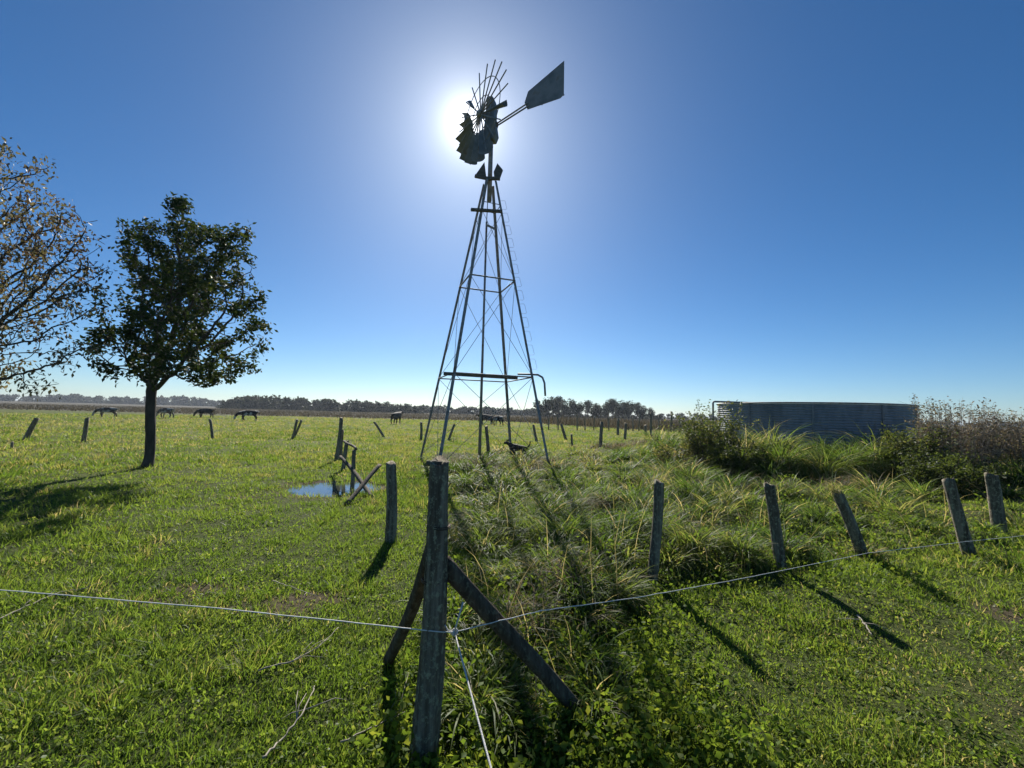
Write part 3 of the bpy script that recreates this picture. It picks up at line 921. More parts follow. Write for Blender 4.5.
# ------------------------------------------------------------------ shrubs near the tank
def shrub(name, label, cat, px, py, w_px, h, leafmat, n_stem, n_leaf, leaf, arch=0.9, group=None, upright=False, depth=None, tint=(0, 1)):
    base = G(px, py) if depth is None else at(px, py, depth)
    base.z = hz(base.x, base.y)
    rad_ = w_px / F_PX * base.y * 0.5
    o = thing(name, label, cat, base, group)
    mb = MB(); pts = []
    for k in range(n_stem):
        a_ = random.uniform(0, 2 * math.pi); r0 = rad_ * 0.45 * math.sqrt(random.random())
        p0 = base + Vector((r0 * math.cos(a_), r0 * math.sin(a_) * 0.7, -0.03))
        p0.z = hz(p0.x, p0.y) - 0.02
        hh = h * random.uniform(0.45, 1.08); rr = rad_ * random.uniform(0.15, 0.75) * (0.5 if upright else 1)
        a2 = a_ + random.uniform(-0.6, 0.6)
        p2 = p0 + Vector((rr * math.cos(a2), rr * math.sin(a2) * 0.7, hh * (1 if upright else random.uniform(0.55, 1))))
        p1 = p0.lerp(p2, 0.5) + Vector((0, 0, hh * 0.22 * arch))
        q = []
        for j in range(6):
            t = j / 5
            q.append(p0 * (1 - t) ** 2 + p1 * 2 * t * (1 - t) + p2 * t * t + Vector((random.gauss(0, .015), random.gauss(0, .015), 0)))
        mb.tube(q, [0.009 * (1 - 0.7 * j / 5) for j in range(6)], 3)
        pts += [(q[i].lerp(q[i + 1], f)) for i in range(1, 5) for f in (0.2, 0.6, 1.0)]
        for j in range(3):
            b0 = q[random.randint(2, 4)]
            b1 = b0 + Vector((random.gauss(0, 0.16), random.gauss(0, 0.16), random.uniform(0.05, 0.25))) * (h / 1.2)
            mb.tube([b0, b1], [0.005, 0.002], 3)
            pts += [b0.lerp(b1, f) for f in (0.4, 0.7, 1.0)]
    mb.build('stems', M_TWIG if upright else M_BARK, o)
    pts = np.array([tuple(p) for p in pts])
    BB = Blades()
    P = pts[rng.integers(0, len(pts), n_leaf)] + rng.normal(0, 0.045, (n_leaf, 3))
    BB.leaves(P, rng.uniform(0.5, 1.2, n_leaf) * leaf, np.clip(rng.uniform(tint[0], tint[1], n_leaf), 0, 1), 0.1, 0.45)
    BB.build('foliage', leafmat, o, o.location)
    return o
shrub('shrub', 'arching dry shrub against the left end of the round tank', 'shrub', 712, 469, 62, 2.05, M_BUSH, 90, 5600, 0.085, 1.0, tint=(0.0, 0.85))
shrub('shrub', 'low spreading straw topped shrub sloping down left of the tank', 'shrub', 688, 466, 70, 0.85, M_BUSH, 70, 4200, 0.085, 1.2, tint=(0.35, 1.0))
shrub('shrub', 'dark green shrub in front of the left end of the tank', 'shrub', 738, 474, 58, 0.95, M_BUSH, 70, 5600, 0.085, 1.0, tint=(0.0, 0.6))
shrub('shrub', 'leafy green shrub against the right end of the tank', 'shrub', 908, 476, 66, 1.3, M_BUSH, 80, 5200, 0.085, 1.0, tint=(0.1, 0.8))
shrub('dry_weed_clump', 'tall brown dry weeds standing right of the tank', 'weeds', 958, 474, 110, 1.85, M_DRYW, 150, 6500, 0.07, 0.4, upright=True)
shrub('dry_weed_clump', 'grey brown dry weeds at the right edge of the picture', 'weeds', 1035, 478, 120, 1.6, M_DRYW, 150, 6500, 0.07, 0.5, upright=True)
shrub('shrub', 'dark leafy shrub in the shade below the tall brown weeds', 'shrub', 952, 490, 100, 0.8, M_BUSH, 80, 6000, 0.08, 1.0, tint=(0.0, 0.5))

def tussock(label, px, py, w_px, h, tint):
    base = G(px, py)
    rad_ = w_px / F_PX * base.y * 0.5
    BB = Blades()
    n = 1000
    an = rng.uniform(0, 2 * np.pi, n); r_ = 0.55 * rad_ * np.sqrt(rng.random(n))
    x, y = base.x + r_ * np.cos(an), base.y + r_ * np.sin(an)
    BB.blades(np.stack([x, y, height(x, y) - 0.02], 1), rng.uniform(0.6, 1.25, n) * h, rng.uniform(0.018, 0.034, n), an + rng.normal(0, 0.45, n), rng.uniform(0.6, 1.3, n) * (0.5 + 1.8 * r_ / (0.55 * rad_)), np.clip(rng.normal(tint, 0.13, n) + 0.4 * (rng.random(n) < 0.08), 0, 1), 5)
    o = BB.build('grass_tussock', M_TALL, None, tuple(base))
    tag(o, label, 'grass tussock', 'grass tussocks in front of the tank')
tussock('wide rounded bright green tussock in front of the middle of the tank', 822, 474, 74, 0.95, 0.62)
tussock('olive tussock between the dark shrub and the widest tussock before the tank', 783, 468, 56, 0.95, 0.45)
tussock('spiky yellow green tussock at the foot of the right end of the tank', 880, 476, 50, 0.75, 0.66)
tussock('dark green tussock close under the middle of the tank wall', 848, 464, 60, 1.0, 0.30)
tussock('low green tussock in front of the left shrub by the tank', 690, 484, 60, 0.65, 0.5)

# ------------------------------------------------------------------ water tank
TC = Vector((TANK_C[0], TANK_C[1], 0.5))
tank = thing('water_tank', 'low round corrugated steel water tank on its mound among the bushes', 'water tank', TC)
def sheet_material():
    m, n, l, out = new_mat('corrugated_tank_steel')
    tc = n.new('ShaderNodeTexCoord')
    a_ = noise(n, l, 2.2, 6, tc.outputs['Object'], (1, 1, 0.35), 0.6)
    r = ramp(n, [(0.35, (0.17, 0.182, 0.195)), (0.55, (0.27, 0.285, 0.30)), (0.70, (0.19, 0.15, 0.12))])
    l.new(a_.outputs[0], r.inputs[0])
    p = n.new('ShaderNodeBsdfPrincipled'); p.inputs['Metallic'].default_value = 0.15; p.inputs['Roughness'].default_value = 0.68
    l.new(r.outputs[0], p.inputs['Base Color'])
    l.new(p.outputs[0], out.inputs['Surface'])
    return m
M_TANK = sheet_material()
seg = 160
def ringed(profile):
    vs_, fs = [], []
    k = len(profile)
    for s in range(seg):
        a_ = 2 * math.pi * s / seg
        for r_, z in profile:
            vs_.append((TC.x + r_ * math.cos(a_), TC.y + r_ * math.sin(a_), z))
    for s in range(seg):
        for i in range(k - 1):
            a0, b0 = s * k + i, ((s + 1) % seg) * k + i
            fs.append((a0, b0, b0 + 1, a0 + 1))
    return vs_, fs
prof = []
z = 0.45; zt = TANK_TOP - 0.03
nw = 20
for i in range(nw * 6 + 1):
    t = i / (nw * 6)
    prof.append((TANK_R + 0.014 * math.cos(t * nw * 2 * math.pi), z + (zt - z) * t))
prof2 = [(r_ - 0.006, zz) for r_, zz in reversed(prof)]
mb = MB(); mb.add(*ringed(prof + prof2)); mb.build('wall', M_TANK, tank, smooth=True)
mb = MB()
mb.add(*ringed([(TANK_R + 0.028 + 0.028 * math.cos(a_), TANK_TOP + 0.0 + 0.028 * math.sin(a_)) for a_ in np.linspace(0, 2 * np.pi, 9)]))
mb.build('rim', M_STEEL, tank, smooth=True)
for k in range(10):
    a_ = R(-122 + 36 * k)
    c, s = math.cos(a_), math.sin(a_)
    mb = MB()
    p = Vector((TC.x + (TANK_R + 0.026) * c, TC.y + (TANK_R + 0.026) * s, 0))
    mb.bar(p + Vector((0, 0, 0.45)), p + Vector((0, 0, zt)), 0.07, 0.012, (c, s, 0))
    for q_ in range(7):
        b = p + Vector((c * 0.012, s * 0.012, 0.6 + q_ * 0.22))
        mb.tube([b, b + Vector((c, s, 0)) * 0.012], 0.013, 6)
    mb.build('seam_strap', M_SHEET, tank)
mb = MB()
mb.add([(TC.x, TC.y, 1.95)] + [(TC.x + (TANK_R - 0.025) * math.cos(2 * math.pi * s / 64), TC.y + (TANK_R - 0.025) * math.sin(2 * math.pi * s / 64), 1.95) for s in range(64)], [(0, 1 + s, 1 + (s + 1) % 64) for s in range(64)])
mb.build('water', M_WATER, tank)
# inlet pipe: up beside the left end of the tank, over the rim
mb = MB()
pl = at(713, 402, 15.6); pl2 = at(752, 402, 15.9)
zz = at(713, 401.5, 15.6).z
p0 = Vector((pl.x, pl.y, hz(pl.x, pl.y) - 0.1))
mb.tube([p0, Vector((pl.x, pl.y, zz - 0.06)), Vector((pl.x + 0.02, pl.y, zz - 0.015)), Vector((pl.x + 0.07, pl.y, zz)), Vector((pl2.x - 0.05, pl2.y, zz)), Vector((pl2.x, pl2.y, zz - 0.02)), Vector((pl2.x + 0.03, pl2.y, zz - 0.14))], 0.035, 10)
mb.build('inlet_pipe', M_STEEL, tank, smooth=True)

# ------------------------------------------------------------------ windmill
WC = Vector((-0.905, 12.933, 0)); WC.z = hz(WC.x, WC.y)
mill = thing('windmill', 'tall steel lattice windmill with broken wheel blades and a tail vane', 'windmill', WC)
PHI, S_B, S_T, Z_T = -0.4385, 2.27, 0.238, 8.918
TOP = Vector((-0.877, 12.935, 0))
def leg_at(i, z):
    a_ = PHI - i * math.pi / 2
    u = Vector((math.cos(a_), math.sin(a_), 0))
    b = Vector((-0.905, 12.933, 0)) + u * S_B
    t = TOP + u * S_T
    p = b.lerp(t, z / Z_T); p.z = z
    return p
D_, B_, A_, C_ = 0, 1, 2, 3                    # near right, near left, far left, far right
for i in range(4):
    mb = MB()
    a0 = leg_at(i, hz(*leg_at(i, 0)[:2]) - 0.15)
    a1 = leg_at(i, Z_T)
    c = (TOP.lerp(WC, 0.5)); inward = Vector((c.x - a0.x, c.y - a0.y, 0)).normalized()
    side = inward.cross(Vector((0, 0, 1)))
    for sgn in (1, -1):                         # angle iron: two flanges
        f = (inward * 0.6 + side * sgn * 0.8).normalized()
        w = f * 0.032
        mb.bar(a0 + w, a1 + w, 0.064, 0.009, tuple(f.cross(Vector((0, 0, 1)))))
    mb.tube([a0, a1], 0.012, 6)
    mb.build('leg', M_STEEL, mill)
def girt(i, j, z, r_, name='girt', z2=None):
    mb = MB(); mb.tube([leg_at(i, z), leg_at(j, z2 or z)], r_, 8); return mb.build(name, M_STEEL, mill, smooth=True)
Z1, Z2, Z3 = 2.66, 5.615, 7.85
for i in range(4):
    girt(i, (i + 1) % 4, Z1, 0.020)
    girt(i, (i + 1) % 4, Z2, 0.024)
    if i != 1: girt(i, (i + 1) % 4, Z3 + 0.25, 0.013)
for (za, zb) in ((0.15, Z1), (Z1, Z2), (Z2, Z3)):
    for i in range(4):
        j = (i + 1) % 4
        for (p, q_) in ((leg_at(i, za), leg_at(j, zb)), (leg_at(j, za), leg_at(i, zb))):
            mb = MB(); mb.tube([p, q_], 0.0075, 5); mb.build('brace_rod', M_STEEL, mill)
# thick lower beam along the near side and the outlet pipe that bends down on the right
mb = MB()
b0 = at(444, 373.5, leg_at(B_, Z1).y - 0.08); b1 = at(517, 378, leg_at(D_, Z1).y + 0.1)
mb.bar(b0, b1, 0.10, 0.09); mb.build('beam', M_PLANK, mill)
mb = MB()
q0 = at(518, 374, 12.6); q1 = at(530, 374.3, 12.3); q2 = at(538, 374.8, 12.2); q3 = at(542.5, 377.5, 12.2); q4 = at(544.5, 383, 12.2); q5 = at(545.3, 396, 12.2)
mb.tube([q0, q1, q2, q3, q4, q5], 0.03, 8); mb.build('outlet_pipe', M_STEEL, mill, smooth=True)
# upper plank
mb = MB()
mb.bar(at(471, 209.6, leg_at(B_, 7.8).y - 0.12), at(502, 211.5, leg_at(D_, 7.8).y - 0.05), 0.10, 0.08)
mb.build('beam', M_PLANK, mill)
mb = MB(); mb.bar(at(486.6, 225, 12.95), at(495.2, 229, 12.9), 0.05, 0.06); mb.build('pump_guide', M_STEEL, mill)
# pump pipe and rod
mb = MB()
g0 = G(479, 478); g0 = Vector((g0.x, 12.95, hz(g0.x, 12.95) - 0.1)); g0.x = at(479, 470, 12.95).x
gm = at(483, 340, 12.95)
mb.tube([g0, gm, at(486.6, 222, 12.95)], [0.05, 0.036, 0.032], 10); mb.build('pump_pipe', M_STEEL, mill, smooth=True)
mb = MB(); mb.tube([at(486.6, 222, 12.95), Vector((TOP.x, TOP.y, 10.3))], 0.014, 6); mb.build('pump_rod', M_STEEL, mill)
# climbing steps on the near right leg
for k in range(13):
    zz = 2.9 + k * 0.42
    p = leg_at(D_, zz); p2 = leg_at(D_, zz + 0.30)
    o_ = Vector((0.16, -0.02, 0))
    mb = MB(); mb.tube([p, p + o_ * 0.85, p + o_ + Vector((0, 0, 0.03)), p2 + o_ + Vector((0, 0, -0.03)), p2 + o_ * 0.85, p2], 0.0042, 5)
    mb.build('step', M_STEEL, mill)
# mast, platform remains
mb = MB(); mb.tube([(TOP.x, TOP.y, 8.3), (TOP.x, TOP.y, 10.75)], [0.075, 0.07], 12); mb.build('mast', M_STEEL, mill, smooth=True)
DW = 12.93
mb = MB()
mb.slab([at(475.2, 175.5, DW), at(484.3, 162.5, DW), at(486, 176.5, DW - 0.05)], (0.3, -1, 0.3), 0.05)
mb.bar(at(475, 176, DW - 0.1), at(490, 179, DW - 0.15), 0.08, 0.10)
mb.build('platform', M_PLANK, mill)
mb = MB()
mb.slab([at(494.5, 178, DW - 0.1), at(493.8, 172.5, DW - 0.1), at(497.6, 163.8, DW), at(502.8, 170, DW), at(499, 180.5, DW - 0.1)], (-0.3, -1, 0.3), 0.05)
mb.bar(at(489, 178.5, DW - 0.15), at(500, 178.5, DW - 0.12), 0.08, 0.10)
mb.build('platform', M_PLANK, mill)
# gearbox with hood
mb = MB()
hx = [(-.20, 10.30), (.16, 10.26), (.25, 10.46), (.19, 10.78), (.24, 10.92), (.15, 11.0), (.16, 11.46), (.09, 11.70), (-.07, 11.73), (-.17, 11.6), (-.21, 11.0), (-.25, 10.7)]
NRM = Vector((0.8137, 0.5813, 0))              # wheel axis, pointing away from the wheel
DIR = Vector((0.5813, -0.8137, 0))             # across the wheel
gc = Vector((TOP.x, TOP.y, 0))
gdir = Vector((0.95, -0.3, 0)).normalized()
mb.slab([gc + gdir * a_ * 0.85 + Vector((0, 0, z_)) for a_, z_ in hx], gdir.cross(Vector((0, 0, 1))), 0.34)
g_obj = mb.build('gearbox', M_SHEET, mill)
bv = g_obj.modifiers.new('bevel', 'BEVEL'); bv.width = 0.04; bv.segments = 2
# wheel
WH = Vector((-1.24, 12.935, 11.195)); WR = 1.562
mb = MB()
mb.tube([WH - NRM * 0.14, WH - NRM * 0.10, WH + NRM * 0.10, gc + Vector((0, 0, 11.15))], [0.05, 0.11, 0.10, 0.05], 12)
wheel = mb.build('wheel', M_STEEL, mill, loc=WH, smooth=False)
def wp(psi, r_, off=0.0):
    return WH + (Vector((0, 0, 1)) * math.cos(psi) + DIR * math.sin(psi)) * r_ * WR + NRM * off
PSI0, DPSI = R(-6.62), R(18.95)
for i in range(19):
    psi = PSI0 + DPSI * i
    mb = MB()
    full = i not in (6, 16, 17, 18)
    mb.tube([wp(psi, 0.05), wp(psi, 0.98 if i < 6 else 0.93)], [0.022, 0.019], 6); mb.build('arm', M_STEEL, wheel)
for rr in (0.36, 0.70):
    mb = MB()
    mb.tube([wp(2 * math.pi * k / 48, rr, 0.02) for k in range(49)], 0.014, 6); mb.build('ring', M_STEEL, wheel)
def blade(psi, r0, r1, half0, half1, pitch):
    rad_ = Vector((0, 0, 1)) * math.cos(psi) + DIR * math.sin(psi)
    tan = -Vector((0, 0, 1)) * math.sin(psi) + DIR * math.cos(psi)
    mb = MB(); vs_, fs = [], []
    nu, nv = 6, 6
    for s in (0, 1):
        for i in range(nu + 1):
            for j in range(nv + 1):
                u = i / nu; v = j / nv * 2 - 1
                hw = half0 + (half1 - half0) * u
                ax = tan * math.cos(pitch) + NRM * math.sin(pitch)
                nn = NRM * math.cos(pitch) - tan * math.sin(pitch)
                vs_.append(WH + rad_ * (r0 + (r1 - r0) * u) * WR + ax * v * hw + nn * (0.09 * (1 - v * v) * (0.5 + u) + s * 0.005))
    m_ = (nu + 1) * (nv + 1)
    for s in (0, 1):
        for i in range(nu):
            for j in range(nv):
                f = (i * (nv + 1) + j, i * (nv + 1) + j + 1, (i + 1) * (nv + 1) + j + 1, (i + 1) * (nv + 1) + j)
                fs.append(tuple(x + s * m_ for x in (f if s else f[::-1])))
    mb.add(vs_, fs)
    return mb.build('blade', M_SHEET, wheel, smooth=True)
for i in range(9, 15):
    blade(PSI0 + DPSI * i, 0.38, 0.95, 0.14, 0.25, R(-32))
blade(PSI0 + DPSI * 15, 0.38, 0.86, 0.15, 0.2, R(-32))
blade(PSI0 + DPSI * 6, 0.38, 0.92, 0.10, 0.10, R(-34))     # torn remnants
blade(PSI0 + DPSI * 16, 0.55, 0.98, 0.11, 0.17, R(-50))
blade(PSI0 + DPSI * 17, 0.45, 0.80, 0.05, 0.09, R(-60))
# tail
T0 = Vector((TOP.x + 0.1, TOP.y, 10.9))
def tail(px, py, z):
    return flat(px, py, z)
v_in = flat(526, 104, 11.12); v_out = flat(564, 79, 11.12)
tdir = (v_out - v_in); tdir.z = 0; tdir.normalize()
tnorm = tdir.cross(Vector((0, 0, 1)))
def on_vane(px, py):
    d = ray(px, py); o_ = Vector((0, 0, CAM_H))
    t = (v_in - o_).dot(tnorm) / d.dot(tnorm)
    return o_ + d * t
mb = MB()
poly = [on_vane(*p) for p in [(524.6, 102.6), (528.2, 91.5), (564.2, 60.8), (563.8, 94.5), (560.4, 98.2), (527.6, 109.6)]]
mb.slab(poly, tnorm, 0.012)
for e in ((poly[0], poly[3]), (poly[1].lerp(poly[2], 0.45), poly[5].lerp(poly[4], 0.45))):
    mb.bar(e[0] - tnorm * 0.016, e[1] - tnorm * 0.016, 0.04, 0.018, tuple(tnorm))
vane = mb.build('tail_vane', M_SHEET, mill)
for (a_, b) in (((497, 125), (528, 103)), ((499, 127.5), (530, 105))):
    mb = MB(); mb.tube([Vector((TOP.x + 0.12, TOP.y - 0.05, at(a_[0], a_[1], 12.9).z)), on_vane(*b)], 0.024, 7); mb.build('tail_arm', M_STEEL, mill)

# ------------------------------------------------------------------ posts and rails
def post_mesh(mb, a, b, ra, rb, sides=10, rings=9, rough_=0.10, chunky=0.0, ph=None):
    a, b = Vector(a), Vector(b)
    t = (b - a).normalized()
    u = t.cross(Vector((0, 1, 0.01))).normalized(); v = t.cross(u)
    ph = random.uniform(0, 9) if ph is None else ph; vs_, fs = [], []
    L = (b - a).length
    for i in range(rings):
        f = i / (rings - 1)
        c = a.lerp(b, f) + u * 0.012 * L * math.sin(f * 4 + ph) + v * 0.010 * L * math.sin(f * 3 + ph * 2)
        r_ = ra + (rb - ra) * f
        for j in range(sides):
            an = 2 * math.pi * j / sides
            k = 1 + rough_ * (math.sin(an * 3 + ph + f * 1.5) * 0.5 + math.sin(an * 5 + ph * 3 - f * 2) * 0.35) + chunky * (random.random() - 0.5)
            p = c + (u * math.cos(an) + v * math.sin(an)) * r_ * k
            if i == rings - 1:
                p += t * r_ * (0.35 * math.sin(an + ph) + 0.15 * math.sin(3 * an))
            vs_.append(p)
    for i in range(rings - 1):
        for j in range(sides):
            fs.append((i * sides + j, i * sides + (j + 1) % sides, (i + 1) * sides + (j + 1) % sides, (i + 1) * sides + j))
    fs.append(tuple(range(sides - 1, -1, -1)))
    top_c = len(vs_)
    vs_.append(b - t * ra * 0.25)
    for j in range(sides):
        fs.append(((rings - 1) * sides + j, (rings - 1) * sides + (j + 1) % sides, top_c))
    mb.add(vs_, fs)

# corner post in front
FB = G(420, 764); dF = FB.y
corner = thing('corner_post', 'thick weathered corner post with two slanting braces in the foreground', 'fence post', FB)
mb = MB()
ft = at(442, 461, dF + 0.02)
post_mesh(mb, FB - Vector((0, 0, 0.1)), ft, 0.064, 0.045, 40, 90, 0.15, 0.07, 3.14)
p_obj = mb.build('post', M_POST, corner, smooth=True)
mb = MB()
post_mesh(mb, G(581, 712) - Vector((0, 0, 0.03)), at(446, 562, dF + 0.03), 0.038, 0.038, 20, 30, 0.16, 0.06)
mb.build('brace', M_BRACE, corner, smooth=True)
mb = MB()
post_mesh(mb, G(387, 660) - Vector((0, 0, 0.05)), at(436, 538, dF + 0.06), 0.034, 0.036, 20, 30, 0.16, 0.06)
mb.build('brace', M_BRACE, corner, smooth=True)
M_OLDWIRE = surface('rusty_wire', [(0.3, (0.04, 0.03, 0.025)), (0.7, (0.12, 0.08, 0.06))], 20, 3, 0.7, 0.6)
for (px, py, r_, tw) in ((438.5, 526, 0.056, 2), (434.5, 580, 0.060, 2)):
    c = at(px, py, dF + 0.01); mb = MB()
    n_ = 18 * tw
    mb.tube([c + Vector((r_ * math.cos(2 * math.pi * tw * k / n_), r_ * math.sin(2 * math.pi * tw * k / n_), 0.0045 * tw * (k / n_ - 0.5) * 2 + 0.004 * math.sin(k * 0.7))) for k in range(n_ + 1)], 0.0022, 5)
    mb.build('wire_wrap', M_OLDWIRE, corner)
for (px, py, s) in ((431, 464, 0.016), (432, 517, 0.013)):
    c = at(px, py, dF + 0.01); mb = MB()
    post_mesh(mb, c + Vector((-0.022, 0, 0.004)), c + Vector((0.05, 0, 0)), s * 0.8, s, 10, 6, 0.2, 0.2)
    mb.build('stub', M_BRACE, corner)

def post(name, label, base, top, w_px, group=None, mat_=None, sides=12, rings=14, cat='fence post', tz=0.0):
    b = G(*base)
    t = at(top[0], top[1], b.y + tz)
    r_ = 0.5 * w_px / F_PX * b.y
    mb = MB()
    post_mesh(mb, Vector((b.x, b.y, b.z - 0.1)), t, r_ * 1.05, r_ * 0.92, sides, rings, 0.14, 0.05)
    o = mb.build(name, mat_ or M_POST, None, loc=b, smooth=True)
    tag(o, label, cat, group)
    return o
gR = 'leaning posts of the right hand fence'
post('fence_post', 'upright grey post nearest the corner post, beside the overgrown grass', (653, 582), (658.5, 481), 10, gR, sides=18, rings=30)
post('fence_post', 'left leaning grey post between the upright post and the tufted post', (784, 568), (768.5, 484), 10, gR, sides=18, rings=30)
post('fence_post', 'sharply leaning post with a dry grass tuft caught on its top', (866, 556), (836.5, 491), 10, gR, sides=18, rings=30)
post('fence_post', 'left leaning post fourth along the right hand fence', (971, 556), (947.5, 479), 10, gR, sides=18, rings=30)
post('fence_post', 'farthest pale post of the right hand fence below the dry weeds', (1002, 531), (990.5, 474), 10, gR, sides=18, rings=30)
post('short_post', 'short straight stump post standing left of the corner post', (390.5, 543), (391.5, 463), 10.5, None, sides=18, rings=26)

gL = 'old broken fence running away by the puddle'
post('fence_post', 'tallest post of the broken fence, behind the puddle', (336.5, 461), (341, 417.5), 3.8, gL)
post('fence_post', 'thin broken post directly right of the tallest broken fence post', (340.5, 460), (342.5, 430), 3.4, gL)
post('fence_post', 'leaning middle post of the broken fence', (342, 471), (347.5, 441), 3.8, gL)
post('fence_post', 'post in the puddle edge crossed by the fallen rails', (351.5, 490), (354.5, 450), 4, gL)
post('post_stub', 'short rotten stub standing in the puddle', (334.5, 493), (334.5, 481), 3.4, None)
def rail(label, p, q_, w, name='fence_rail', group='fallen rails of the broken fence'):
    mb = MB(); post_mesh(mb, p, q_, w, w * 0.9, 10, 14, 0.15, 0.06)
    tag(mb.build(name, M_BRACE, None, loc=p, smooth=True), label, 'fence rail', group)
dx = G(351, 490).y
rail('fallen rail sloping down right, its foot on the grass under the crossed rails', G(372, 499) + Vector((0, 0, 0.02)), at(341, 457, dx + 0.6), 0.04)
rail('fallen rail sloping up right across the other crossed rail', G(345, 505.5) + Vector((0, 0, 0.02)), at(380.5, 465, dx - 0.45), 0.04)
rail('short rail still nailed between two posts of the broken fence', at(345, 440, G(343, 470).y - 0.1), at(355, 450.5, dx - 0.08), 0.03)

gF = 'scattered far posts across the field'
for base, top, w, lab in [
    ((11, 450), (12.5, 442), 2.2, 'tiny stub of a post low at the left edge of the field'),
    ((24, 440), (37.5, 418), 4.2, 'strongly right leaning post at the left edge of the field'),
    ((83, 442), (87.5, 418), 3.6, 'dark post in the field between the two left trees'),
    ((213.5, 439), (209.5, 419), 2.6, 'thin left leaning post right of the leafy tree trunk'),
    ((292, 439), (297.3, 419.5), 2.6, 'left post of the V shaped pair in the field'),
    ((292.8, 438), (301.6, 420), 2.2, 'right post of the V shaped pair in the field'),
    ((385.5, 437), (374, 422), 2.4, 'thin pole tilted far left beyond the short stump post'),
    ((421.3, 440), (421, 422), 2.6, 'upright dark post left of the left windmill legs'),
    ((448.5, 440), (454.3, 424), 2.4, 'right leaning post just right of the left windmill legs'),
    ((488.3, 456), (486.5, 426), 3.4, 'ragged post standing behind the windmill pump pipe'),
    ((537.3, 441), (533.2, 425), 2.6, 'left leaning post seen left of the right windmill leg'),
    ((567, 440), (561, 424), 2.8, 'left leaning post just right of the windmill'),
    ((571.8, 446), (571.6, 434), 2.2, 'short fuzzy stake close right of the leaning post by the windmill'),
    ((601, 448), (601.5, 422), 3.4, 'tall upright dark post standing alone before the slim tree row'),
    ((618, 435), (618.3, 419), 2.6, 'upright post right of the lone tall post'),
    ((625, 440), (625.5, 423), 2.8, 'second upright post right of the lone tall post'),
    ((645.5, 439), (645.5, 425), 2.8, 'upright post half in grass left of the arching bush'),
    ((651, 436), (651.3, 412), 2.0, 'tall thin post near the right end of the slim tree row'),
    ((671, 432), (671.5, 411.5), 2.4, 'tall post just left of the dry arching bush')]:
    post('fence_post', lab, base, top, w, gF, sides=8, rings=8)
# small, even posts in the grey weeds under the slim tree row
k = 0
for px in (549, 558, 577, 585, 594, 609, 633, 639, 659, 665, 680):
    yb = 430 + (px - 549) * 0.015
    o = post('fence_post', 'thin far post among the grey weeds under the slim tree row', (px, yb), (px + random.uniform(-0.6, 0.6), yb - random.uniform(13, 17)), 1.25, 'thin far posts in the grey weeds', sides=6, rings=5)

# tuft of dry grass hanging on the third post
tp = at(836.5, 491, G(866, 556).y)
BB = Blades(); n = 160
P = np.array(tp) + rng.normal(0, 0.035, (n, 3)) - np.array([0, 0, 0.02])
BB.blades(P, rng.uniform(0.08, 0.26, n), rng.uniform(0.003, 0.007, n), rng.normal(2.9, 0.8, n), rng.uniform(0.8, 2.4, n), rng.uniform(0.55, 1.0, n), 4)
tag(BB.build('dry_grass_tuft', M_TALL, None, tuple(tp)), 'tuft of dry grass caught on the top of a leaning post', 'grass tuft')

# ------------------------------------------------------------------ wires and rope
def wire(label, pts, r_, name='fence_wire', sag=0.0, m=M_WIRE, wob=0.0008):
    q = []
    for i in range(len(pts) - 1):
        for k in range(14):
            t = k / 14
            p = Vector(pts[i]).lerp(Vector(pts[i + 1]), t)
            p.z -= sag * 4 * t * (1 - t)
            q.append(p + Vector((0, 0, random.gauss(0, wob))))
    q.append(Vector(pts[-1]))
    mb = MB(); mb.tube(q, r_, 6)
    tag(mb.build(name, m, None, loc=q[0], smooth=True), label, 'wire')
knot = at(454.5, 632, dF - 0.02)
pl_ = at(441, 632, dF - 0.07)
e0 = at(-10, 589, 2.25); e1 = at(220, 608.5, 2.1)
wire('white electric fence wire running left from the corner post', [e0 + (e0 - e1) * 1.2, e0, e1, pl_], 0.0024)
wire('white electric fence wire running right along the leaning posts', [pl_, knot, at(540, 611, 2.25), at(640, 597, 2.75), at(740, 579, 3.3), at(868, 553, 4.3), at(972, 541, 4.9), at(1030, 535, 5.5), at(1200, 520, 7.0)], 0.0024)
mb = MB()
ru = at(463, 602, dF + 0.0)
rd_ = at(491.5, 770, 1.42)
dv = rd_ - knot
pts = [ru, at(459.5, 614, dF - 0.03), at(456, 626, dF - 0.03), knot]
mb.tube(pts, 0.0042, 7)
mb.tube([knot + dv * t for t in np.linspace(0, 1.25, 16)], 0.0036, 7)
# the knot: two small loops and a loose end
for k, (ax, r_) in enumerate(((0, 0.013), (1.2, 0.010))):
    u = Vector((math.cos(ax), math.sin(ax), 0.2)).normalized(); w = Vector((0, 0.4, 1)).normalized()
    mb.tube([knot + (u * math.cos(a_) + w * math.sin(a_)) * r_ for a_ in np.linspace(0, 2 * math.pi, 14)], 0.004, 6)
mb.tube([knot, knot + Vector((-0.03, -0.01, 0.012)), knot + Vector((-0.045, 0, 0.03))], 0.0034, 6)
tag(mb.build('rope', M_ROPE, None, loc=ru, smooth=True), 'white rope knotted to the wire and hanging from the right brace', 'rope')

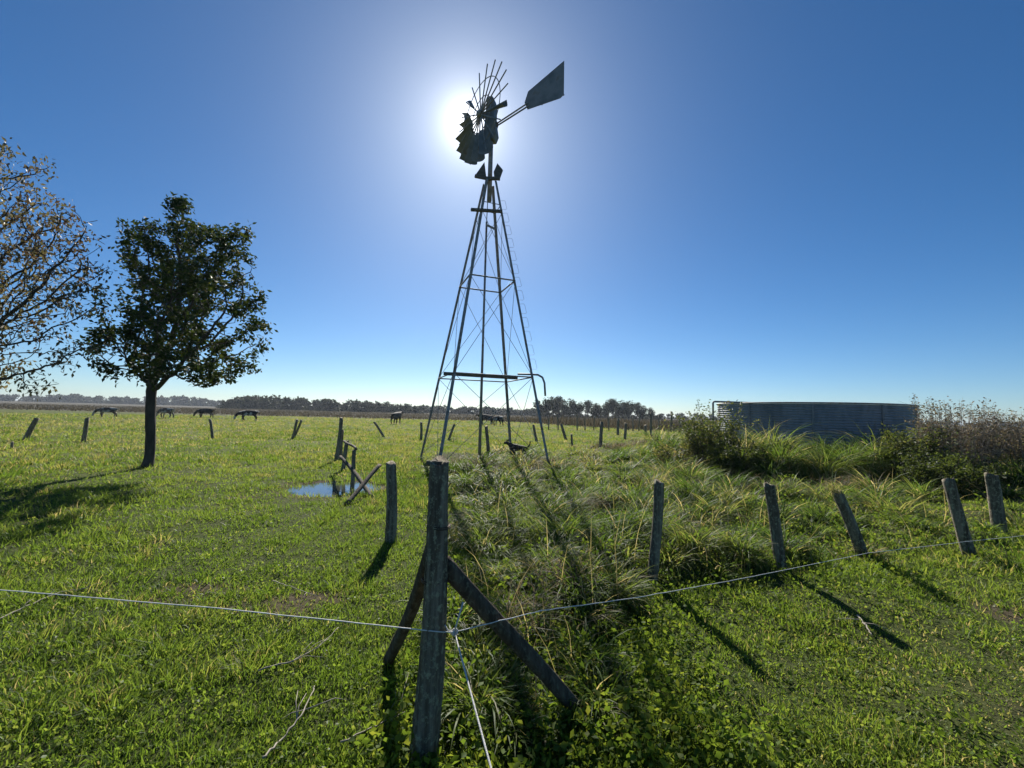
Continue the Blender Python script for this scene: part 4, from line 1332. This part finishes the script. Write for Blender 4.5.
# ------------------------------------------------------------------ animals
def skinned(name, m, verts, edges, parent, levels=2):
    bm = bmesh.new()
    lay = bm.verts.layers.skin.verify()
    bv_ = []
    for (x, y, z, r_) in verts:
        v = bm.verts.new((x, y, z)); v[lay].radius = (r_, r_); bv_.append(v)
    bv_[0][lay].use_root = True
    for a_, b in edges: bm.edges.new((bv_[a_], bv_[b]))
    me = bpy.data.meshes.new(name); bm.to_mesh(me); bm.free()
    me.materials.append(m)
    o = bpy.data.objects.new(name, me); COL.objects.link(o)
    s = o.modifiers.new('skin', 'SKIN'); s.use_smooth_shade = True
    u = o.modifiers.new('sub', 'SUBSURF'); u.levels = 1; u.render_levels = levels
    o.parent = parent
    return o
def hide(name, stops, scale):
    m = surface(name, stops, scale, 3, 0.75, bump=0.1, spec=0.2)
    return m
M_BLACK = hide('black_hide', [(0.35, (0.025, 0.021, 0.018)), (0.65, (0.11, 0.085, 0.065))], 3)
M_PIED = hide('black_white_and_sunlit_hide', [(0.50, (0.018, 0.016, 0.014)), (0.54, (0.45, 0.42, 0.38))], 1.1)  # white is coat patches, and also sunlight on a back painted in
M_TAN_SUNLIT = hide('dun_hide_sunlit_patches', [(0.42, (0.07, 0.05, 0.036)), (0.52, (0.42, 0.37, 0.30))], 1.3)  # pale patches put the sunlight on the backs into the hide colour
def cow(label, px, py, scale, rot, m, grazing=True):
    b = G(px, py)
    o = thing('cow', label, 'cow', b, 'cattle grazing in the field')
    o.scale = (scale,) * 3; o.rotation_euler.z = rot
    hd = [(1.02, 0, 0.92, .19), (1.30, 0, 0.55, .13), (1.42, 0, 0.16, .085)] if grazing else [(0.98, 0, 1.22, .2), (1.22, 0, 1.35, .15), (1.52, 0, 1.2, .09)]
    V = [(-.72, 0, 1.10, .31), (-.1, 0, 1.0, .40), (.52, 0, 1.05, .35)] + hd + [(-1.06, 0, 1.15, .06), (-1.12, 0, .6, .03)]
    E = [(0, 1), (1, 2), (2, 3), (3, 4), (4, 5), (0, 6), (6, 7)]
    for s in (-1, 1):
        i = len(V)
        V += [(-.62, .21 * s, .72, .15), (-.84, .2 * s, .42, .07), (-.78 + .08 * s, .2 * s, .04, .06)]
        E += [(0, i), (i, i + 1), (i + 1, i + 2)]
        i = len(V)
        V += [(.5, .2 * s, .72, .13), (.54, .19 * s, .40, .075), (.5 - .1 * s, .19 * s, .04, .06)]
        E += [(2, i), (i, i + 1), (i + 1, i + 2)]
    skinned('body', m, V, E, o)
    h = Vector(hd[1][:3])
    for s in (-1, 1):
        mb = MB(); mb.tube([b + h + Vector((0, .1 * s, .06)), b + h + Vector((-.02, .22 * s, .05)), b + h + Vector((0, .30 * s, 0))], [0.03, 0.055, 0.01], 6)
        mb.build('ear', m, o)
    return o
cow('dark cow with sunlit patches painted pale, grazing at the left, nearest the half bare tree', 107, 417.5, 0.85, R(205), M_TAN_SUNLIT)
cow('dun cow with a sunlit rump painted pale, partly behind the leafy tree trunk', 166, 418, 0.9, R(172), M_TAN_SUNLIT)
cow('black cow standing side on, right of the leafy tree trunk', 205, 418, 0.92, R(187), M_BLACK)
cow('dark cow with a sunlit back painted pale, grazing below the edge of the far wood', 248, 421, 0.9, R(222), M_PIED)
cow('black cow seen end on, alone in the middle of the field', 396, 424, 1.0, R(78), M_BLACK, False)
cow('black cow standing side on behind the windmill pump pipe', 486, 424.5, 0.95, R(180), M_BLACK, False)
cow('dark cow with a white patch beside the black cow behind the windmill', 497.5, 426, 0.95, R(130), M_PIED)

def dog(label, px, py, rot):
    b = G(px, py)
    o = thing('dog', label, 'dog', b)
    o.rotation_euler.z = rot; o.scale = (0.92,) * 3
    V = [(-.24, 0, .43, .11), (0, 0, .43, .115), (.24, 0, .45, .135), (.40, 0, .54, .06), (.50, 0, .60, .065), (.62, 0, .56, .035),
         (-.34, 0, .46, .03), (-.44, 0, .58, .026), (-.44, 0, .70, .016)]
    E = [(0, 1), (1, 2), (2, 3), (3, 4), (4, 5), (0, 6), (6, 7), (7, 8)]
    for s in (-1, 1):
        i = len(V); V += [(-.20, .07 * s, .27, .055), (-.31, .07 * s, .16, .028), (-.27 + .03 * s, .07 * s, .02, .026)]
        E += [(0, i), (i, i + 1), (i + 1, i + 2)]
        i = len(V); V += [(.22, .07 * s, .27, .045), (.23, .07 * s, .14, .028), (.24 - .04 * s, .07 * s, .02, .026)]
        E += [(2, i), (i, i + 1), (i + 1, i + 2)]
    skinned('body', M_BLACK, V, E, o)
    for s in (-1, 1):
        mb = MB(); mb.tube([b + Vector((.47, .04 * s, .64)), b + Vector((.46, .055 * s, .72))], [0.03, 0.006], 6); mb.build('ear', M_BLACK, o)
dog('black dog with its tail raised walking behind a windmill leg', 518.5, 460, R(152))

# ------------------------------------------------------------------ dead sticks on the grass
def stick(label, pix, r_, twigs=3, lift=0.03):
    mb = MB(); pts = []
    for (px, py) in pix:
        p = G(px, py); p.z += lift + random.uniform(0, 0.02); pts.append(p)
    q = []
    for i in range(len(pts) - 1):
        for k in range(5):
            q.append(pts[i].lerp(pts[i + 1], k / 5) + Vector((random.gauss(0, .003), random.gauss(0, .003), random.gauss(0, .003))))
    q.append(pts[-1])
    n_ = len(q)
    r_ *= 0.7
    mb.tube(q, [r_ * (1 - 0.6 * i / n_) for i in range(n_)], 6)
    for k in range(twigs):
        i = random.randint(n_ // 4, n_ - 2)
        d = (q[i + 1] - q[i]).normalized() + Vector((random.uniform(-1, 1), random.uniform(-1, 1), random.uniform(0, 0.3)))
        L = random.uniform(0.1, 0.25)
        m_ = q[i] + d.normalized() * L * 0.5 + Vector((random.gauss(0, .015), random.gauss(0, .015), 0.01))
        mb.tube([q[i], m_, q[i] + d.normalized() * L], [r_ * 0.55, r_ * 0.4, r_ * 0.2], 5)
    tag(mb.build('dead_branch', M_TWIG, None, loc=pts[0], smooth=True), label, 'branch', 'dead branches lying on the grass')
stick('pale forked branch lying at the left edge under the wire', [(-6, 627), (25, 612), (60, 596), (88, 592)], 0.008, 3)
stick('thin straight twig lying behind the wire, left of the corner post', [(272, 585), (290, 592), (318, 601)], 0.006, 1)
stick('curved bare branch lying left of the brace near the bottom edge', [(262, 770), (280, 748), (300, 726), (312, 700), (314, 692)], 0.008, 4)
stick('knotted branch lying just left of the left brace', [(258, 676), (292, 668), (318, 655), (338, 634)], 0.007, 4)
stick('dry stalks leaning from the foot of the corner post to the left', [(340, 752), (378, 733), (403, 716)], 0.006, 3)
stick('small pale broken twig lying on the mown grass at right', [(858, 620), (868, 633), (872, 641)], 0.011, 2)
stick('pale bent straw lying among the bottom weeds right of the post', [(566, 652), (590, 700), (606, 722)], 0.004, 1)
stick('long straw stalk lying on the flattened grass before the windmill', [(492, 500), (505, 486), (514, 474)], 0.018, 2, 0.12)
stick('second long straw stalk beside the flattened grass under the windmill', [(512, 492), (530, 482), (546, 474)], 0.018, 2, 0.12)
stick('bleached stalk leaning over the tall grass left of the tall bush', [(632, 480), (640, 470), (647, 463)], 0.02, 1, 0.25)
